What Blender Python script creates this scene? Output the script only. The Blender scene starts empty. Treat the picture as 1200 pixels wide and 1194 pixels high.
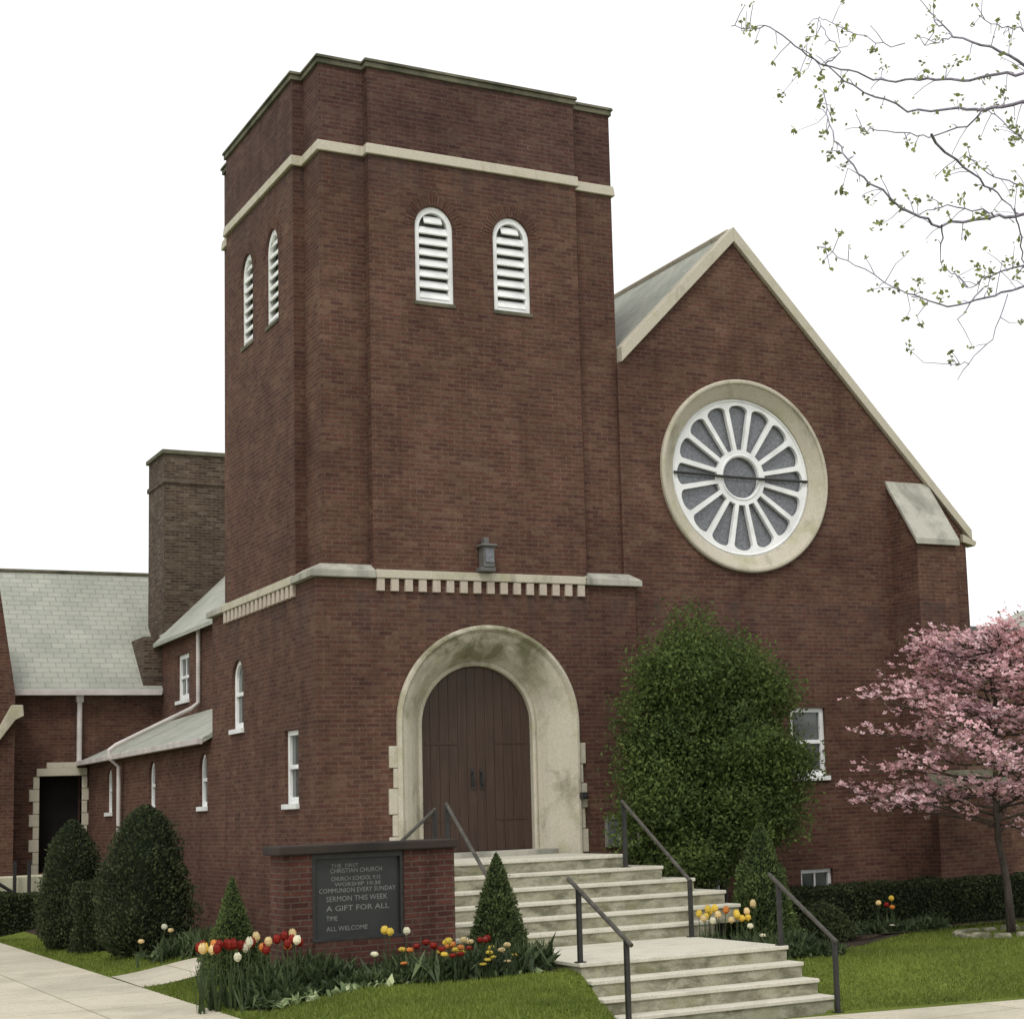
import bpy, bmesh, math, random
import numpy as np
from math import sin, cos, pi, radians, sqrt, tan, atan2, exp
from mathutils import Vector, Matrix, noise

rng = random.Random(7)
nrg = np.random.default_rng(11)
S = bpy.context.scene
COL = S.collection

# ------------------------------------------------------------------ camera, world, sun, exposure
F_PX, CY, YAW, PITCH, ROLL, CX = 2042.39, 660.55, .525046, .136046, -.0371201, 791.92
CAM = Vector((-7.62795, -23.07219, 2.4))
FW = Vector((sin(YAW)*cos(PITCH), cos(YAW)*cos(PITCH), sin(PITCH)))
_r = Vector((cos(YAW), -sin(YAW), 0)); _u = _r.cross(FW)
RT = _r*cos(ROLL) + _u*sin(ROLL); UP = _u*cos(ROLL) - _r*sin(ROLL)
cd = bpy.data.cameras.new('camera'); cam = bpy.data.objects.new('camera', cd); COL.objects.link(cam)
cd.sensor_width = 36; cd.lens = F_PX/1200*36
cd.shift_x = (600-CX)/1200; cd.shift_y = (CY-597)/1200
cd.clip_start = .1; cd.clip_end = 2000
cam.matrix_world = Matrix(((RT.x, UP.x, -FW.x, CAM.x), (RT.y, UP.y, -FW.y, CAM.y), (RT.z, UP.z, -FW.z, CAM.z), (0, 0, 0, 1)))
S.camera = cam

SUN_EL, SUN_AZ = radians(52), radians(218)       # azimuth measured from +Y clockwise: light from the front left
W = bpy.data.worlds.new('World'); S.world = W; W.use_nodes = True
nt = W.node_tree; bg = nt.nodes['Background']
sky = nt.nodes.new('ShaderNodeTexSky'); sky.sky_type = 'NISHITA'; sky.sun_disc = False
sky.sun_elevation = SUN_EL; sky.sun_rotation = SUN_AZ; sky.air_density = 1.0; sky.dust_density = 3.0; sky.ozone_density = 1.0
mixw = nt.nodes.new('ShaderNodeMixRGB'); mixw.inputs[0].default_value = .82
mixw.inputs[2].default_value = (11.9, 11.9, 11.8, 1)      # thick white overcast over the clear sky
nt.links.new(sky.outputs[0], mixw.inputs[1]); nt.links.new(mixw.outputs[0], bg.inputs[0]); bg.inputs[1].default_value = .1
sd = bpy.data.lights.new('sun', 'SUN'); sd.energy = 1.1; sd.angle = radians(14); sd.color = (1, .96, .9)
sun = bpy.data.objects.new('sun', sd); COL.objects.link(sun)
sv = Vector((sin(SUN_AZ)*cos(SUN_EL), cos(SUN_AZ)*cos(SUN_EL), sin(SUN_EL)))
sun.rotation_euler = sv.to_track_quat('Z', 'Y').to_euler(); sun.location = sv*60
vs = S.view_settings; vs.view_transform = 'Standard'; vs.look = 'None'; vs.gamma = 1; vs.exposure = .15

def hit(x, y, ax, val):
    d = RT*((x-CX)/F_PX) - UP*((y-CY)/F_PX) + FW
    t = (val-CAM[ax])/d[ax]; return CAM + d*t

def smooth(t): t = max(0., min(1., t)); return t*t*(3-2*t)
def lerp(a, b, t): return a+(b-a)*t

# ------------------------------------------------------------------ materials
def newmat(name, rough=.8, spec=.3):
    m = bpy.data.materials.new(name); m.use_nodes = True
    b = m.node_tree.nodes['Principled BSDF']; b.inputs['Roughness'].default_value = rough
    b.inputs['Specular IOR Level'].default_value = spec
    return m, m.node_tree, b
def N(nt, t, **k):
    n = nt.nodes.new(t)
    for a, v in k.items(): setattr(n, a, v)
    return n
def ramp(nt, stops, src):
    r = N(nt, 'ShaderNodeValToRGB'); e = r.color_ramp.elements
    while len(e) < len(stops): e.new(.5)
    for el, (p, c) in zip(e, stops): el.position = p; el.color = (*c, 1)
    nt.links.new(src, r.inputs[0]); return r.outputs[0]
def nz(nt, scale, detail=4, vec=None, rough=.55, dist=0):
    n = N(nt, 'ShaderNodeTexNoise'); n.inputs['Scale'].default_value = scale; n.inputs['Detail'].default_value = detail
    n.inputs['Roughness'].default_value = rough; n.inputs['Distortion'].default_value = dist
    if vec is not None: nt.links.new(vec, n.inputs['Vector'])
    return n.outputs['Fac']
def mix(nt, a, b, fac, mode='MIX'):
    m = N(nt, 'ShaderNodeMixRGB', blend_type=mode)
    for i, v in ((0, fac), (1, a), (2, b)):
        if isinstance(v, (int, float)): m.inputs[i].default_value = v
        elif isinstance(v, tuple): m.inputs[i].default_value = (*v, 1)
        else: nt.links.new(v, m.inputs[i])
    return m.outputs[0]
def bump(nt, h, b, strength=.4, dist=.01):
    n = N(nt, 'ShaderNodeBump'); n.inputs['Strength'].default_value = strength; n.inputs['Distance'].default_value = dist
    nt.links.new(h, n.inputs['Height']); nt.links.new(n.outputs[0], b.inputs['Normal'])
def scaled(nt, vec, s):
    m = N(nt, 'ShaderNodeMapping'); m.inputs['Scale'].default_value = s; nt.links.new(vec, m.inputs[0]); return m.outputs[0]

def brick_mat(name, stops, mortar, blotch=(.72, 1.18), bw=.2, rh=.064, ms=.009):
    m, nt, b = newmat(name, .9, .15)
    uv = N(nt, 'ShaderNodeTexCoord').outputs['UV']; pos = N(nt, 'ShaderNodeNewGeometry').outputs['Position']
    br = N(nt, 'ShaderNodeTexBrick'); nt.links.new(uv, br.inputs['Vector'])
    br.inputs['Color1'].default_value = (0, 0, 0, 1); br.inputs['Color2'].default_value = (1, 1, 1, 1); br.inputs['Mortar'].default_value = (.5, .5, .5, 1)
    br.inputs['Scale'].default_value = 1; br.inputs['Brick Width'].default_value = bw; br.inputs['Row Height'].default_value = rh
    br.inputs['Mortar Size'].default_value = ms; br.inputs['Mortar Smooth'].default_value = .25; br.inputs['Bias'].default_value = 0
    c = ramp(nt, stops, br.outputs['Color'])
    c = mix(nt, c, mortar, br.outputs['Fac'])
    n1 = nz(nt, .35, 5, pos, .6); n2 = nz(nt, 2.2, 5, pos, .65); n3 = nz(nt, 14, 5, uv, .75)
    k = ramp(nt, [(.3, (blotch[0],)*3), (.7, (blotch[1],)*3)], n1)
    c = mix(nt, c, k, 1., 'MULTIPLY')
    k2 = ramp(nt, [(.32, (.78, .76, .76)), (.68, (1.2, 1.2, 1.17))], n2); c = mix(nt, c, k2, 1., 'MULTIPLY')
    k3 = ramp(nt, [(.3, (.72,)*3), (.7, (1.28,)*3)], n3); c = mix(nt, c, k3, 1., 'MULTIPLY')
    # sooty and lime streaks that run down the wall
    st = nz(nt, 1, 4, scaled(nt, pos, (2.6, 2.6, .22)), .6)
    c = mix(nt, c, ramp(nt, [(.55, (1, 1, 1)), (.75, (.74, .72, .72))], st), 1., 'MULTIPLY')
    # weather stains: wet streaks below the two stone bands, sooty parapet
    sp = N(nt, 'ShaderNodeSeparateXYZ'); nt.links.new(pos, sp.inputs[0])
    def mr(a0, a1, b0, b1):
        q = N(nt, 'ShaderNodeMapRange'); nt.links.new(sp.outputs[2], q.inputs[0])
        for i_, v_ in enumerate((a0, a1, b0, b1)): q.inputs[i_+1].default_value = v_
        return q.outputs[0]
    sn = ramp(nt, [(.42, (0, 0, 0)), (.66, (1, 1, 1))], nz(nt, 1, 4, scaled(nt, pos, (5, 5, .3)), .6))
    for lo_, hi_ in ((4.6, 5.48), (11.0, 11.86)):
        f_ = mix(nt, mix(nt, mr(lo_, hi_, 0, .55), mr(hi_, hi_+.02, 1, 0), 1., 'MULTIPLY'), sn, 1., 'MULTIPLY')
        c = mix(nt, c, (.05, .042, .04), f_)
    c = mix(nt, c, mix(nt, (1, 1, 1), (.8, .84, .95), mr(11.9, 12.1, 0, .8)), 1., 'MULTIPLY')
    nt.links.new(c, b.inputs['Base Color'])
    h = mix(nt, br.outputs['Fac'], n3, .25); inv = N(nt, 'ShaderNodeInvert'); nt.links.new(h, inv.inputs['Color'])
    bump(nt, inv.outputs[0], b, .55, .012)
    return m
M_BRICK = brick_mat('brown_brick', [(0, (.078, .037, .031)), (.25, (.104, .047, .035)), (.5, (.094, .049, .037)), (.75, (.116, .056, .04)), (1, (.13, .076, .053))], (.126, .084, .063))
M_BRICK2 = brick_mat('red_brick', [(0, (.062, .026, .022)), (.4, (.085, .034, .027)), (.8, (.1, .041, .031)), (1, (.088, .048, .037))], (.105, .075, .06))
M_BRICK3 = brick_mat('weathered_chimney_brick', [(0, (.056, .039, .031)), (.4, (.08, .053, .04)), (.8, (.1, .07, .052)), (1, (.13, .105, .08))], (.12, .098, .077))

def stone_mat(name, base, dark, lo=.5, hi=.75, green=None, sc=1.3, rough=.85, streak=(1.5, 1.5, .5), grain=.1, bstr=.25, extra=None):
    m, nt, b = newmat(name, rough, .2)
    pos = N(nt, 'ShaderNodeNewGeometry').outputs['Position']
    s = nz(nt, sc, 6, scaled(nt, pos, streak), .65, .3)
    c = mix(nt, base, dark, ramp(nt, [(lo, (0, 0, 0)), (hi, (1, 1, 1))], s))
    if green:
        g = nz(nt, 2.3, 5, pos, .6); c = mix(nt, c, green, ramp(nt, [(.52, (0, 0, 0)), (.72, (.7, .7, .7))], g))
    if extra: c = extra(nt, pos, c)
    f = nz(nt, 45, 3, pos, .7); c = mix(nt, c, ramp(nt, [(.3, (1-grain*2,)*3), (.7, (1+grain,)*3)], f), 1., 'MULTIPLY')
    nt.links.new(c, b.inputs['Base Color']); bump(nt, mix(nt, f, s, .5), b, bstr, .01)
    return m
M_STONE = stone_mat('limestone', (.52, .48, .385), (.2, .19, .135), .55, .78, (.38, .36, .22))
M_DENT = stone_mat('pinkish_dentil_stone', (.5, .43, .36), (.36, .31, .25), .5, .8)
M_CAP = stone_mat('weathered_capstone', (.43, .42, .36), (.19, .19, .155), .42, .66)
M_COPING = stone_mat('mossy_coping_stone', (.16, .15, .105), (.07, .07, .045), .4, .65)
M_DARKSTONE = stone_mat('dark_sign_cap_stone', (.045, .035, .03), (.024, .022, .02))
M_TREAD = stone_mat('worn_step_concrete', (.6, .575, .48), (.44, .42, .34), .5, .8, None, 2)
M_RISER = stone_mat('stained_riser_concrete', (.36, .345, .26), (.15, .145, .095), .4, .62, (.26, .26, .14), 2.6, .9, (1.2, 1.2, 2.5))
def walk_joints(nt, pos, c):
    br = N(nt, 'ShaderNodeTexBrick', offset=0.0); nt.links.new(pos, br.inputs['Vector']); br.inputs['Scale'].default_value = 1
    br.inputs['Brick Width'].default_value = 1.8; br.inputs['Row Height'].default_value = 1.55; br.inputs['Mortar Size'].default_value = .012; br.inputs['Mortar Smooth'].default_value = .2
    br.inputs['Color1'].default_value = (.93, .93, .93, 1); br.inputs['Color2'].default_value = (1.04, 1.03, 1.02, 1); br.inputs['Mortar'].default_value = (.6, .58, .5, 1)
    c = mix(nt, c, br.outputs['Color'], 1., 'MULTIPLY')
    sp_ = nz(nt, 9, 6, pos, .8); return mix(nt, c, ramp(nt, [(.56, (1, 1, 1)), (.7, (.72, .7, .62))], sp_), 1., 'MULTIPLY')
M_WALK = stone_mat('pavement_concrete', (.56, .52, .41), (.4, .375, .29), .45, .75, None, .8, .9, (1, 1, 1), .1, .25, walk_joints)
M_CREAM = stone_mat('cream_concrete', (.62, .6, .44), (.45, .43, .3), .5, .8)
M_ROAD = stone_mat('asphalt', (.05, .05, .05), (.04, .04, .04))
M_SOIL = stone_mat('bark_mulch', (.06, .042, .03), (.025, .018, .012), .4, .6, None, 14, .95, (1, 1, 1), .3)

def plain(name, col, rough=.5, spec=.4, metal=0, var=.12, sc=6):
    m, nt, b = newmat(name, rough, spec); b.inputs['Metallic'].default_value = metal
    pos = N(nt, 'ShaderNodeNewGeometry').outputs['Position']
    c = mix(nt, col, ramp(nt, [(.3, (1-var*1.5,)*3), (.7, (1+var,)*3)], nz(nt, sc, 5, pos)), 1., 'MULTIPLY')
    nt.links.new(c, b.inputs['Base Color']); return m
M_WHITE = plain('white_paint', (.8, .81, .8), .5, .4, 0, .1, 3)
M_GUTTER = plain('gutter_paint', (.56, .52, .5), .5, .3, 0, .12, 3)
M_IRON = plain('black_iron', (.024, .023, .022), .5, .5, 0, .3, 12)
M_WORN = plain('worn_iron_handrail', (.075, .07, .057), .55, .4, .2, .3, 9)
M_DARK = plain('dark_void', (.015, .014, .013), .9, .1)
M_GLASS = plain('window_glass', (.08, .09, .085), .12, .8, 0, .3, 1)
M_ROSEGLASS = plain('storm_glazing', (.15, .155, .17), .25, .6, 0, .3, 22)
M_BOARD = plain('sign_board', (.028, .03, .03), .35, .4)
M_LETTER = plain('sign_letters', (.22, .22, .21), .6, .2)
M_FLASH = plain('lead_flashing', (.12, .118, .11), .6)
M_BARK = stone_mat('bark', (.11, .09, .075), (.055, .045, .038), .4, .65, None, 6, .95, (2, 2, .5), .2, .6)
M_TWIG = plain('twig_bark', (.3, .27, .33), .8, .2, 0, .3, 20)

def door_mat():
    m, nt, b = newmat('dark_oak', .55, .3)
    pos = N(nt, 'ShaderNodeNewGeometry').outputs['Position']
    g = nz(nt, 3, 6, scaled(nt, pos, (9, 9, .6)), .6)
    nt.links.new(ramp(nt, [(.3, (.042, .025, .018)), (.7, (.068, .042, .03))], g), b.inputs['Base Color']); bump(nt, g, b, .2, .004)
    return m
M_DOOR = door_mat()

def slate_mat():
    m, nt, b = newmat('pale_slate', .75, .3)
    uv = N(nt, 'ShaderNodeTexCoord').outputs['UV']; pos = N(nt, 'ShaderNodeNewGeometry').outputs['Position']
    br = N(nt, 'ShaderNodeTexBrick'); nt.links.new(uv, br.inputs['Vector'])
    br.inputs['Color1'].default_value = (.33, .35, .3, 1); br.inputs['Color2'].default_value = (.39, .405, .35, 1); br.inputs['Mortar'].default_value = (.27, .28, .24, 1)
    br.inputs['Scale'].default_value = 1; br.inputs['Brick Width'].default_value = .3; br.inputs['Row Height'].default_value = .17
    br.inputs['Mortar Size'].default_value = .01; br.inputs['Mortar Smooth'].default_value = .6
    c = mix(nt, br.outputs['Color'], ramp(nt, [(.3, (.82, .82, .8)), (.7, (1.12, 1.1, 1.1))], nz(nt, .9, 5, pos)), 1., 'MULTIPLY')
    nt.links.new(c, b.inputs['Base Color'])
    inv = N(nt, 'ShaderNodeInvert'); nt.links.new(br.outputs['Fac'], inv.inputs['Color']); bump(nt, inv.outputs[0], b, .6, .02)
    return m
M_SLATE = slate_mat()

def leaf_mat(name, c0, c1, c2=None, trans=.25, rough=.55, sc=1.6):
    m, nt, b = newmat(name, rough, .25)
    g = N(nt, 'ShaderNodeNewGeometry')
    c = ramp(nt, [(0, c0), (.6, c1), (1, c2 or c1)], g.outputs['Random Per Island'])
    c = mix(nt, c, ramp(nt, [(.3, (.7, .72, .7)), (.7, (1.25, 1.22, 1.1))], nz(nt, sc, 3, g.outputs['Position'])), 1., 'MULTIPLY')
    nt.links.new(c, b.inputs['Base Color'])
    t = N(nt, 'ShaderNodeBsdfTranslucent'); nt.links.new(c, t.inputs[0])
    ms = N(nt, 'ShaderNodeMixShader'); ms.inputs[0].default_value = trans
    nt.links.new(b.outputs[0], ms.inputs[1]); nt.links.new(t.outputs[0], ms.inputs[2])
    nt.links.new(ms.outputs[0], nt.nodes['Material Output'].inputs[0]); return m
M_YEW = leaf_mat('yew_foliage', (.032, .042, .022), (.052, .066, .03), (.08, .1, .042), .2, .8)
def crown_moss(nt, pos, c):      # moss and soot caught on the head of the arch
    sp = N(nt, 'ShaderNodeSeparateXYZ'); nt.links.new(pos, sp.inputs[0])
    q = N(nt, 'ShaderNodeMapRange'); nt.links.new(sp.outputs[2], q.inputs[0])
    for i_, v_ in enumerate((3.9, 4.7, 0, 1)): q.inputs[i_+1].default_value = v_
    g = ramp(nt, [(.4, (0, 0, 0)), (.6, (.85, .85, .85))], nz(nt, 2.6, 5, pos, .65, .4))
    return mix(nt, c, (.17, .165, .085), mix(nt, q.outputs[0], g, 1., 'MULTIPLY'))
M_ARCH = stone_mat('stained_door_stone', (.55, .51, .41), (.22, .21, .14), .52, .72, (.38, .36, .2), 1.7, .85, (1, 1, .8), extra=crown_moss)
M_CORE = plain('inner_foliage_shade', (.016, .022, .013), .9, .05)  # shade among the inner leaves, put into the colour
M_CYP = leaf_mat('cypress_foliage', (.052, .075, .03), (.078, .108, .04), (.115, .15, .055), .2, .8)
M_CYPL = leaf_mat('light_cypress_foliage', (.07, .1, .038), (.1, .14, .05), (.15, .2, .07), .3, .8)
M_SHRUB = leaf_mat('shrub_foliage', (.07, .1, .034), (.105, .15, .045), (.16, .215, .065), .42, .75)
M_HEDGE = leaf_mat('hedge_foliage', (.03, .042, .02), (.05, .065, .028), (.075, .095, .038), .2, .8)
M_PINK = leaf_mat('dogwood_blossom', (.55, .3, .36), (.68, .42, .49), (.82, .63, .67), .3)
M_DOGLEAF = leaf_mat('dogwood_leaf', (.1, .09, .05), (.14, .13, .07), None, .3)
M_BUD = leaf_mat('young_maple_leaf', (.2, .22, .1), (.3, .34, .12), (.45, .48, .17), .5)
M_TULEAF = leaf_mat('tulip_leaf', (.035, .055, .025), (.06, .085, .036), (.11, .145, .07), .25)
M_HOSTA = leaf_mat('pale_variegated_leaf', (.2, .27, .14), (.3, .38, .2), (.5, .55, .35), .25)
M_GRASSB = leaf_mat('grass_blade', (.11, .15, .025), (.16, .21, .035), (.25, .29, .07), .3, .6, .7)
def lawn_mat():
    m, nt, b = newmat('lawn_turf', .95, .1)
    pos = N(nt, 'ShaderNodeNewGeometry').outputs['Position']
    c = ramp(nt, [(.3, (.1, .13, .026)), (.55, (.15, .19, .035)), (.8, (.2, .24, .06))], nz(nt, .9, 6, pos, .7))
    c = mix(nt, c, ramp(nt, [(.3, (.6,)*3), (.7, (1.3,)*3)], nz(nt, 30, 4, pos, .7)), 1., 'MULTIPLY')
    nt.links.new(c, b.inputs['Base Color']); bump(nt, nz(nt, 40, 4, pos, .7), b, .8, .03); return m
M_LAWN = lawn_mat()
TUL = {k: leaf_mat('tulip_petal_'+k, c, tuple(min(1, v*1.15) for v in c), None, .3, .4)
       for k, c in dict(yellow=(.72, .55, .1), white=(.72, .7, .58), cream=(.72, .58, .33), orange=(.62, .25, .07), red=(.24, .022, .016)).items()}

# ------------------------------------------------------------------ mesh helpers
class MB:
    def __init__(s): s.v = []; s.f = []; s.uv = {}
    def add(s, vs, fs, uvs=None):
        o = len(s.v); s.v += [tuple(p) for p in vs]
        for i, f in enumerate(fs):
            if uvs: s.uv[len(s.f)] = uvs[i]
            s.f.append(tuple(o+j for j in f))
        return s
    def box(s, x0, x1, y0, y1, z0, z1):
        v = [(x, y, z) for x in (x0, x1) for y in (y0, y1) for z in (z0, z1)]
        return s.add(v, [(0, 1, 3, 2), (4, 6, 7, 5), (0, 4, 5, 1), (2, 3, 7, 6), (0, 2, 6, 4), (1, 5, 7, 3)])
    def prism(s, pts, z0, z1, top=None):
        n = len(pts); t = top or pts
        v = [(x, y, z0) for x, y in pts]+[(x, y, z1) for x, y in t]
        f = [(i, (i+1) % n, n+(i+1) % n, n+i) for i in range(n)]
        s.add(v, f); s.fill([[(x, y, z1) for x, y in t]]); s.fill([[(x, y, z0) for x, y in pts]]); return s
    def fill(s, loops):
        bm = bmesh.new(); es = []
        for lp in loops:
            vv = [bm.verts.new(p) for p in lp]; es += [bm.edges.new((vv[i], vv[(i+1) % len(vv)])) for i in range(len(vv))]
        bmesh.ops.triangle_fill(bm, use_beauty=True, use_dissolve=False, edges=es)
        bm.verts.index_update(); s.add([tuple(v.co) for v in bm.verts], [[v.index for v in f.verts] for f in bm.faces]); bm.free(); return s
    def plate(s, outer, holes, M, w0, w1, back=True, sides=True, hs=True):
        s.fill([[M(u, v, w0) for u, v in lp] for lp in [outer]+holes])
        if back: s.fill([[M(u, v, w1) for u, v in lp] for lp in [outer]+holes])
        for lp, on in [(outer, sides)]+[(h, hs) for h in holes]:
            if on:
                n = len(lp); s.add([M(u, v, w0) for u, v in lp]+[M(u, v, w1) for u, v in lp], [(i, (i+1) % n, n+(i+1) % n, n+i) for i in range(n)])
        return s
    def quad(s, a, b, c, d): return s.add([a, b, c, d], [(0, 1, 2, 3)])
    def tube(s, pts, rad, n=8, caps=True):
        pts = [Vector(p) for p in pts]; rad = rad if isinstance(rad, (list, tuple)) else [rad]*len(pts)
        vs = []; prev = None
        for i, p in enumerate(pts):
            d = (pts[min(i+1, len(pts)-1)]-pts[max(i-1, 0)]).normalized()
            if prev is None: a = d.orthogonal().normalized()
            else:
                a = prev-d*prev.dot(d); a = a.normalized() if a.length > 1e-6 else d.orthogonal().normalized()
            prev = a; b = d.cross(a)
            vs += [tuple(p+(a*cos(2*pi*k/n)+b*sin(2*pi*k/n))*rad[i]) for k in range(n)]
        fs = [(i*n+k, i*n+(k+1) % n, (i+1)*n+(k+1) % n, (i+1)*n+k) for i in range(len(pts)-1) for k in range(n)]
        if caps: fs += [tuple(range(n))[::-1], tuple((len(pts)-1)*n+k for k in range(n))]
        return s.add(vs, fs)
    def build(s, name, mat, parent=None, recalc=True, smooth_=False, bevel=0):
        me = bpy.data.meshes.new(name); L = parent_loc(parent)
        me.from_pydata([(x-L[0], y-L[1], z-L[2]) for x, y, z in s.v], [], s.f)
        uvl = me.uv_layers.new(name='UVMap'); Z = Vector((0, 0, 1)); data = np.zeros(len(me.loops)*2, dtype=np.float32)
        for p in me.polygons:
            if p.index in s.uv:
                for li, q in zip(p.loop_indices, s.uv[p.index]): data[2*li], data[2*li+1] = q
                continue
            n = p.normal
            t = Vector((1, 0, 0)) if abs(n.z) > .985 else Z.cross(n).normalized()
            if t.x < -1e-3 or (abs(t.x) <= 1e-3 and t.y < 0): t = -t
            b = n.cross(t)
            if b.z < 0 or (abs(b.z) < .01 and b.y < 0): b = -b
            for li in p.loop_indices:
                c = Vector(s.v[me.loops[li].vertex_index]); data[2*li] = c.dot(t); data[2*li+1] = c.dot(b)
        uvl.data.foreach_set('uv', data)
        if recalc:
            bm = bmesh.new(); bm.from_mesh(me); bmesh.ops.remove_doubles(bm, verts=bm.verts, dist=1e-5)
            bmesh.ops.recalc_face_normals(bm, faces=bm.faces); bm.to_mesh(me); bm.free()
        if smooth_: me.polygons.foreach_set('use_smooth', [True]*len(me.polygons))
        me.materials.append(mat)
        o = bpy.data.objects.new(name, me); COL.objects.link(o); LOC[o.name] = L
        if parent: o.parent = parent
        if bevel:
            bv = o.modifiers.new('bevel', 'BEVEL'); bv.width = bevel; bv.segments = 2; bv.limit_method = 'ANGLE'; bv.angle_limit = radians(40)
        return o
LOC = {}
def parent_loc(p):
    return (0, 0, 0) if p is None else LOC.get(p.name, (0, 0, 0))
def tag(o, label=None, cat=None, group=None, kind=None):
    for k, v in (('label', label), ('category', cat), ('group', group), ('kind', kind)):
        if v: o[k] = v
    return o
def thing(name, label, cat, loc=(0, 0, 0), group=None):
    o = bpy.data.objects.new(name, None); COL.objects.link(o); o.location = loc; o.empty_display_size = .3
    LOC[o.name] = tuple(loc); return tag(o, label, cat, group)
def sub(o, parent):                       # make o a sub-part of the mesh parent (parent's origin is the thing's origin)
    o.parent = parent; return o
def copy_tree(o, parent=None):
    c = o.copy(); COL.objects.link(c); c.parent = parent
    for ch in o.children: copy_tree(ch, c)
    return c
def soup(name, V, Fn, mat, parent=None, k=4):
    """V: (n*k,3) array of loose k-gons"""
    V = np.asarray(V, dtype=np.float32) - np.array(parent_loc(parent), dtype=np.float32)
    me = bpy.data.meshes.new(name); n = len(V); nf = n//k
    me.vertices.add(n); me.vertices.foreach_set('co', V.ravel())
    me.loops.add(n); me.loops.foreach_set('vertex_index', np.arange(n, dtype=np.int32))
    me.polygons.add(nf); me.polygons.foreach_set('loop_start', np.arange(0, n, k, dtype=np.int32)); me.polygons.foreach_set('loop_total', np.full(nf, k, dtype=np.int32))
    me.update(calc_edges=True); me.validate(); me.materials.append(mat)
    o = bpy.data.objects.new(name, me); COL.objects.link(o)
    if parent: o.parent = parent
    return o
def leaves(P, size, aspect=.55, out=None, outw=.6, up=0., fold=0):
    """diamond leaves at points P"""
    n = len(P); d = nrg.normal(size=(n, 3)); d /= np.linalg.norm(d, axis=1, keepdims=True)
    if out is not None: d = d*(1-outw)+out*outw
    d[:, 2] += up; d /= np.linalg.norm(d, axis=1, keepdims=True)+1e-9
    r = nrg.normal(size=(n, 3)); s = np.cross(d, r); s /= np.linalg.norm(s, axis=1, keepdims=True)+1e-9
    L = size*nrg.uniform(.65, 1.35, (n, 1)); wd = L*aspect*.5
    V = np.stack([P-d*L*.5, P+s*wd, P+d*L*.5, P-s*wd], 1)
    return V.reshape(-1, 3)

# ------------------------------------------------------------------ terrain
def terr(x, y):
    if 1.2 < x < 3.86 and -6.36 < y < -.3: return -.15
    s = .38*(1-smooth((x+2.5)/3.5))
    H = lerp(.4, .58, smooth((x+2.6)/1.5))
    H = lerp(H, .6, smooth((x+.2)/1.2)) if x < 2.5 else lerp(.6, .36, smooth((x-2.6)/1.2))
    ye = -6.6-3.2*smooth((.9-x)/1.2) if x < 2 else -6.35
    wd = 1.3 if x < 2 else 1.9
    h = s+(H-s)*smooth((y-ye)/wd)
    if y < -9: h = lerp(h, 0, smooth((-9-y)/6))
    if x > 14: h = lerp(h, .1, smooth((x-14)/20))
    return h
def grid(xs, ys, fn, name, mat, kind='structure', off=0):
    v = [(x, y, fn(x, y)+off) for y in ys for x in xs]; nx = len(xs)
    f = [(j*nx+i, j*nx+i+1, (j+1)*nx+i+1, (j+1)*nx+i) for j in range(len(ys)-1) for i in range(nx-1)]
    o = MB().add(v, f).build(name, mat, recalc=False, smooth_=True); tag(o, kind=kind); return o
def axis(segs):
    o = []
    for a, b, st in segs: o += list(np.arange(a, b, st))
    return o+[segs[-1][1]]
grid(axis([(-260, -20, 30), (-20, -7, 1), (-7, 12, .16), (12, 30, 1), (30, 300, 30)]), axis([(-14.5, -10, .5), (-10, 2, .16), (2, 20, 1), (20, 320, 30)]), terr, 'lawn_ground', M_LAWN)
fl = lambda x, y: 0.0
o = MB().box(-200, 250, -26.5, -16.6, -.5, -.14).build('road', M_ROAD); tag(o, kind='structure')
o = MB().box(-200, 250, -16.6, -16.42, -.5, .0).build('kerb', M_WALK); tag(o, kind='structure')
o = MB().box(-200, 250, -16.42, -14.4, -.5, -.01).build('verge_ground', M_LAWN); tag(o, kind='structure')
o = MB().box(-200, 250, -60, -26.5, -.5, -.02).build('far_verge_ground', M_LAWN); tag(o, kind='structure')
# pavements (sheets that follow the ground)
def strip(x0, x1, y0, y1, name, off=.012, nx=24, ny=40):
    return grid(list(np.linspace(x0, x1, nx)), list(np.linspace(y0, y1, ny)), terr, name, M_WALK, off=off)
# front pavement with the photo's slightly skewed inner edge
def skew(name, pts, fn, n=30, off=.012):
    (a, b, c, d) = pts; v = []; f = []
    for j in range(n+1):
        for i in range(n+1):
            s_, t = i/n, j/n
            x = lerp(lerp(a[0], b[0], s_), lerp(d[0], c[0], s_), t); y = lerp(lerp(a[1], b[1], s_), lerp(d[1], c[1], s_), t)
            v.append((x, y, fn(x, y)+off))
    for j in range(n):
        for i in range(n): k = j*(n+1)+i; f.append((k, k+1, k+n+2, k+n+1))
    o = MB().add(v, f).build(name, M_WALK, recalc=False); tag(o, kind='structure'); return o
skew('pavement', [(1.15, -9.6), (14, -11.2), (14, -8.6), (1.15, -6.28)], lambda x, y: 0 if y < -6.3 or x < 4 else 0)
skew('path', [(-6.2, -9.6), (-2.57, -9.6), (-2.5, 11.5), (-6.2, 11.5)], terr)
skew('side_path', [(-2.53, -.95), (-.2, -.95), (-.2, .95), (-2.5, .95)], terr, off=.014)

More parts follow.
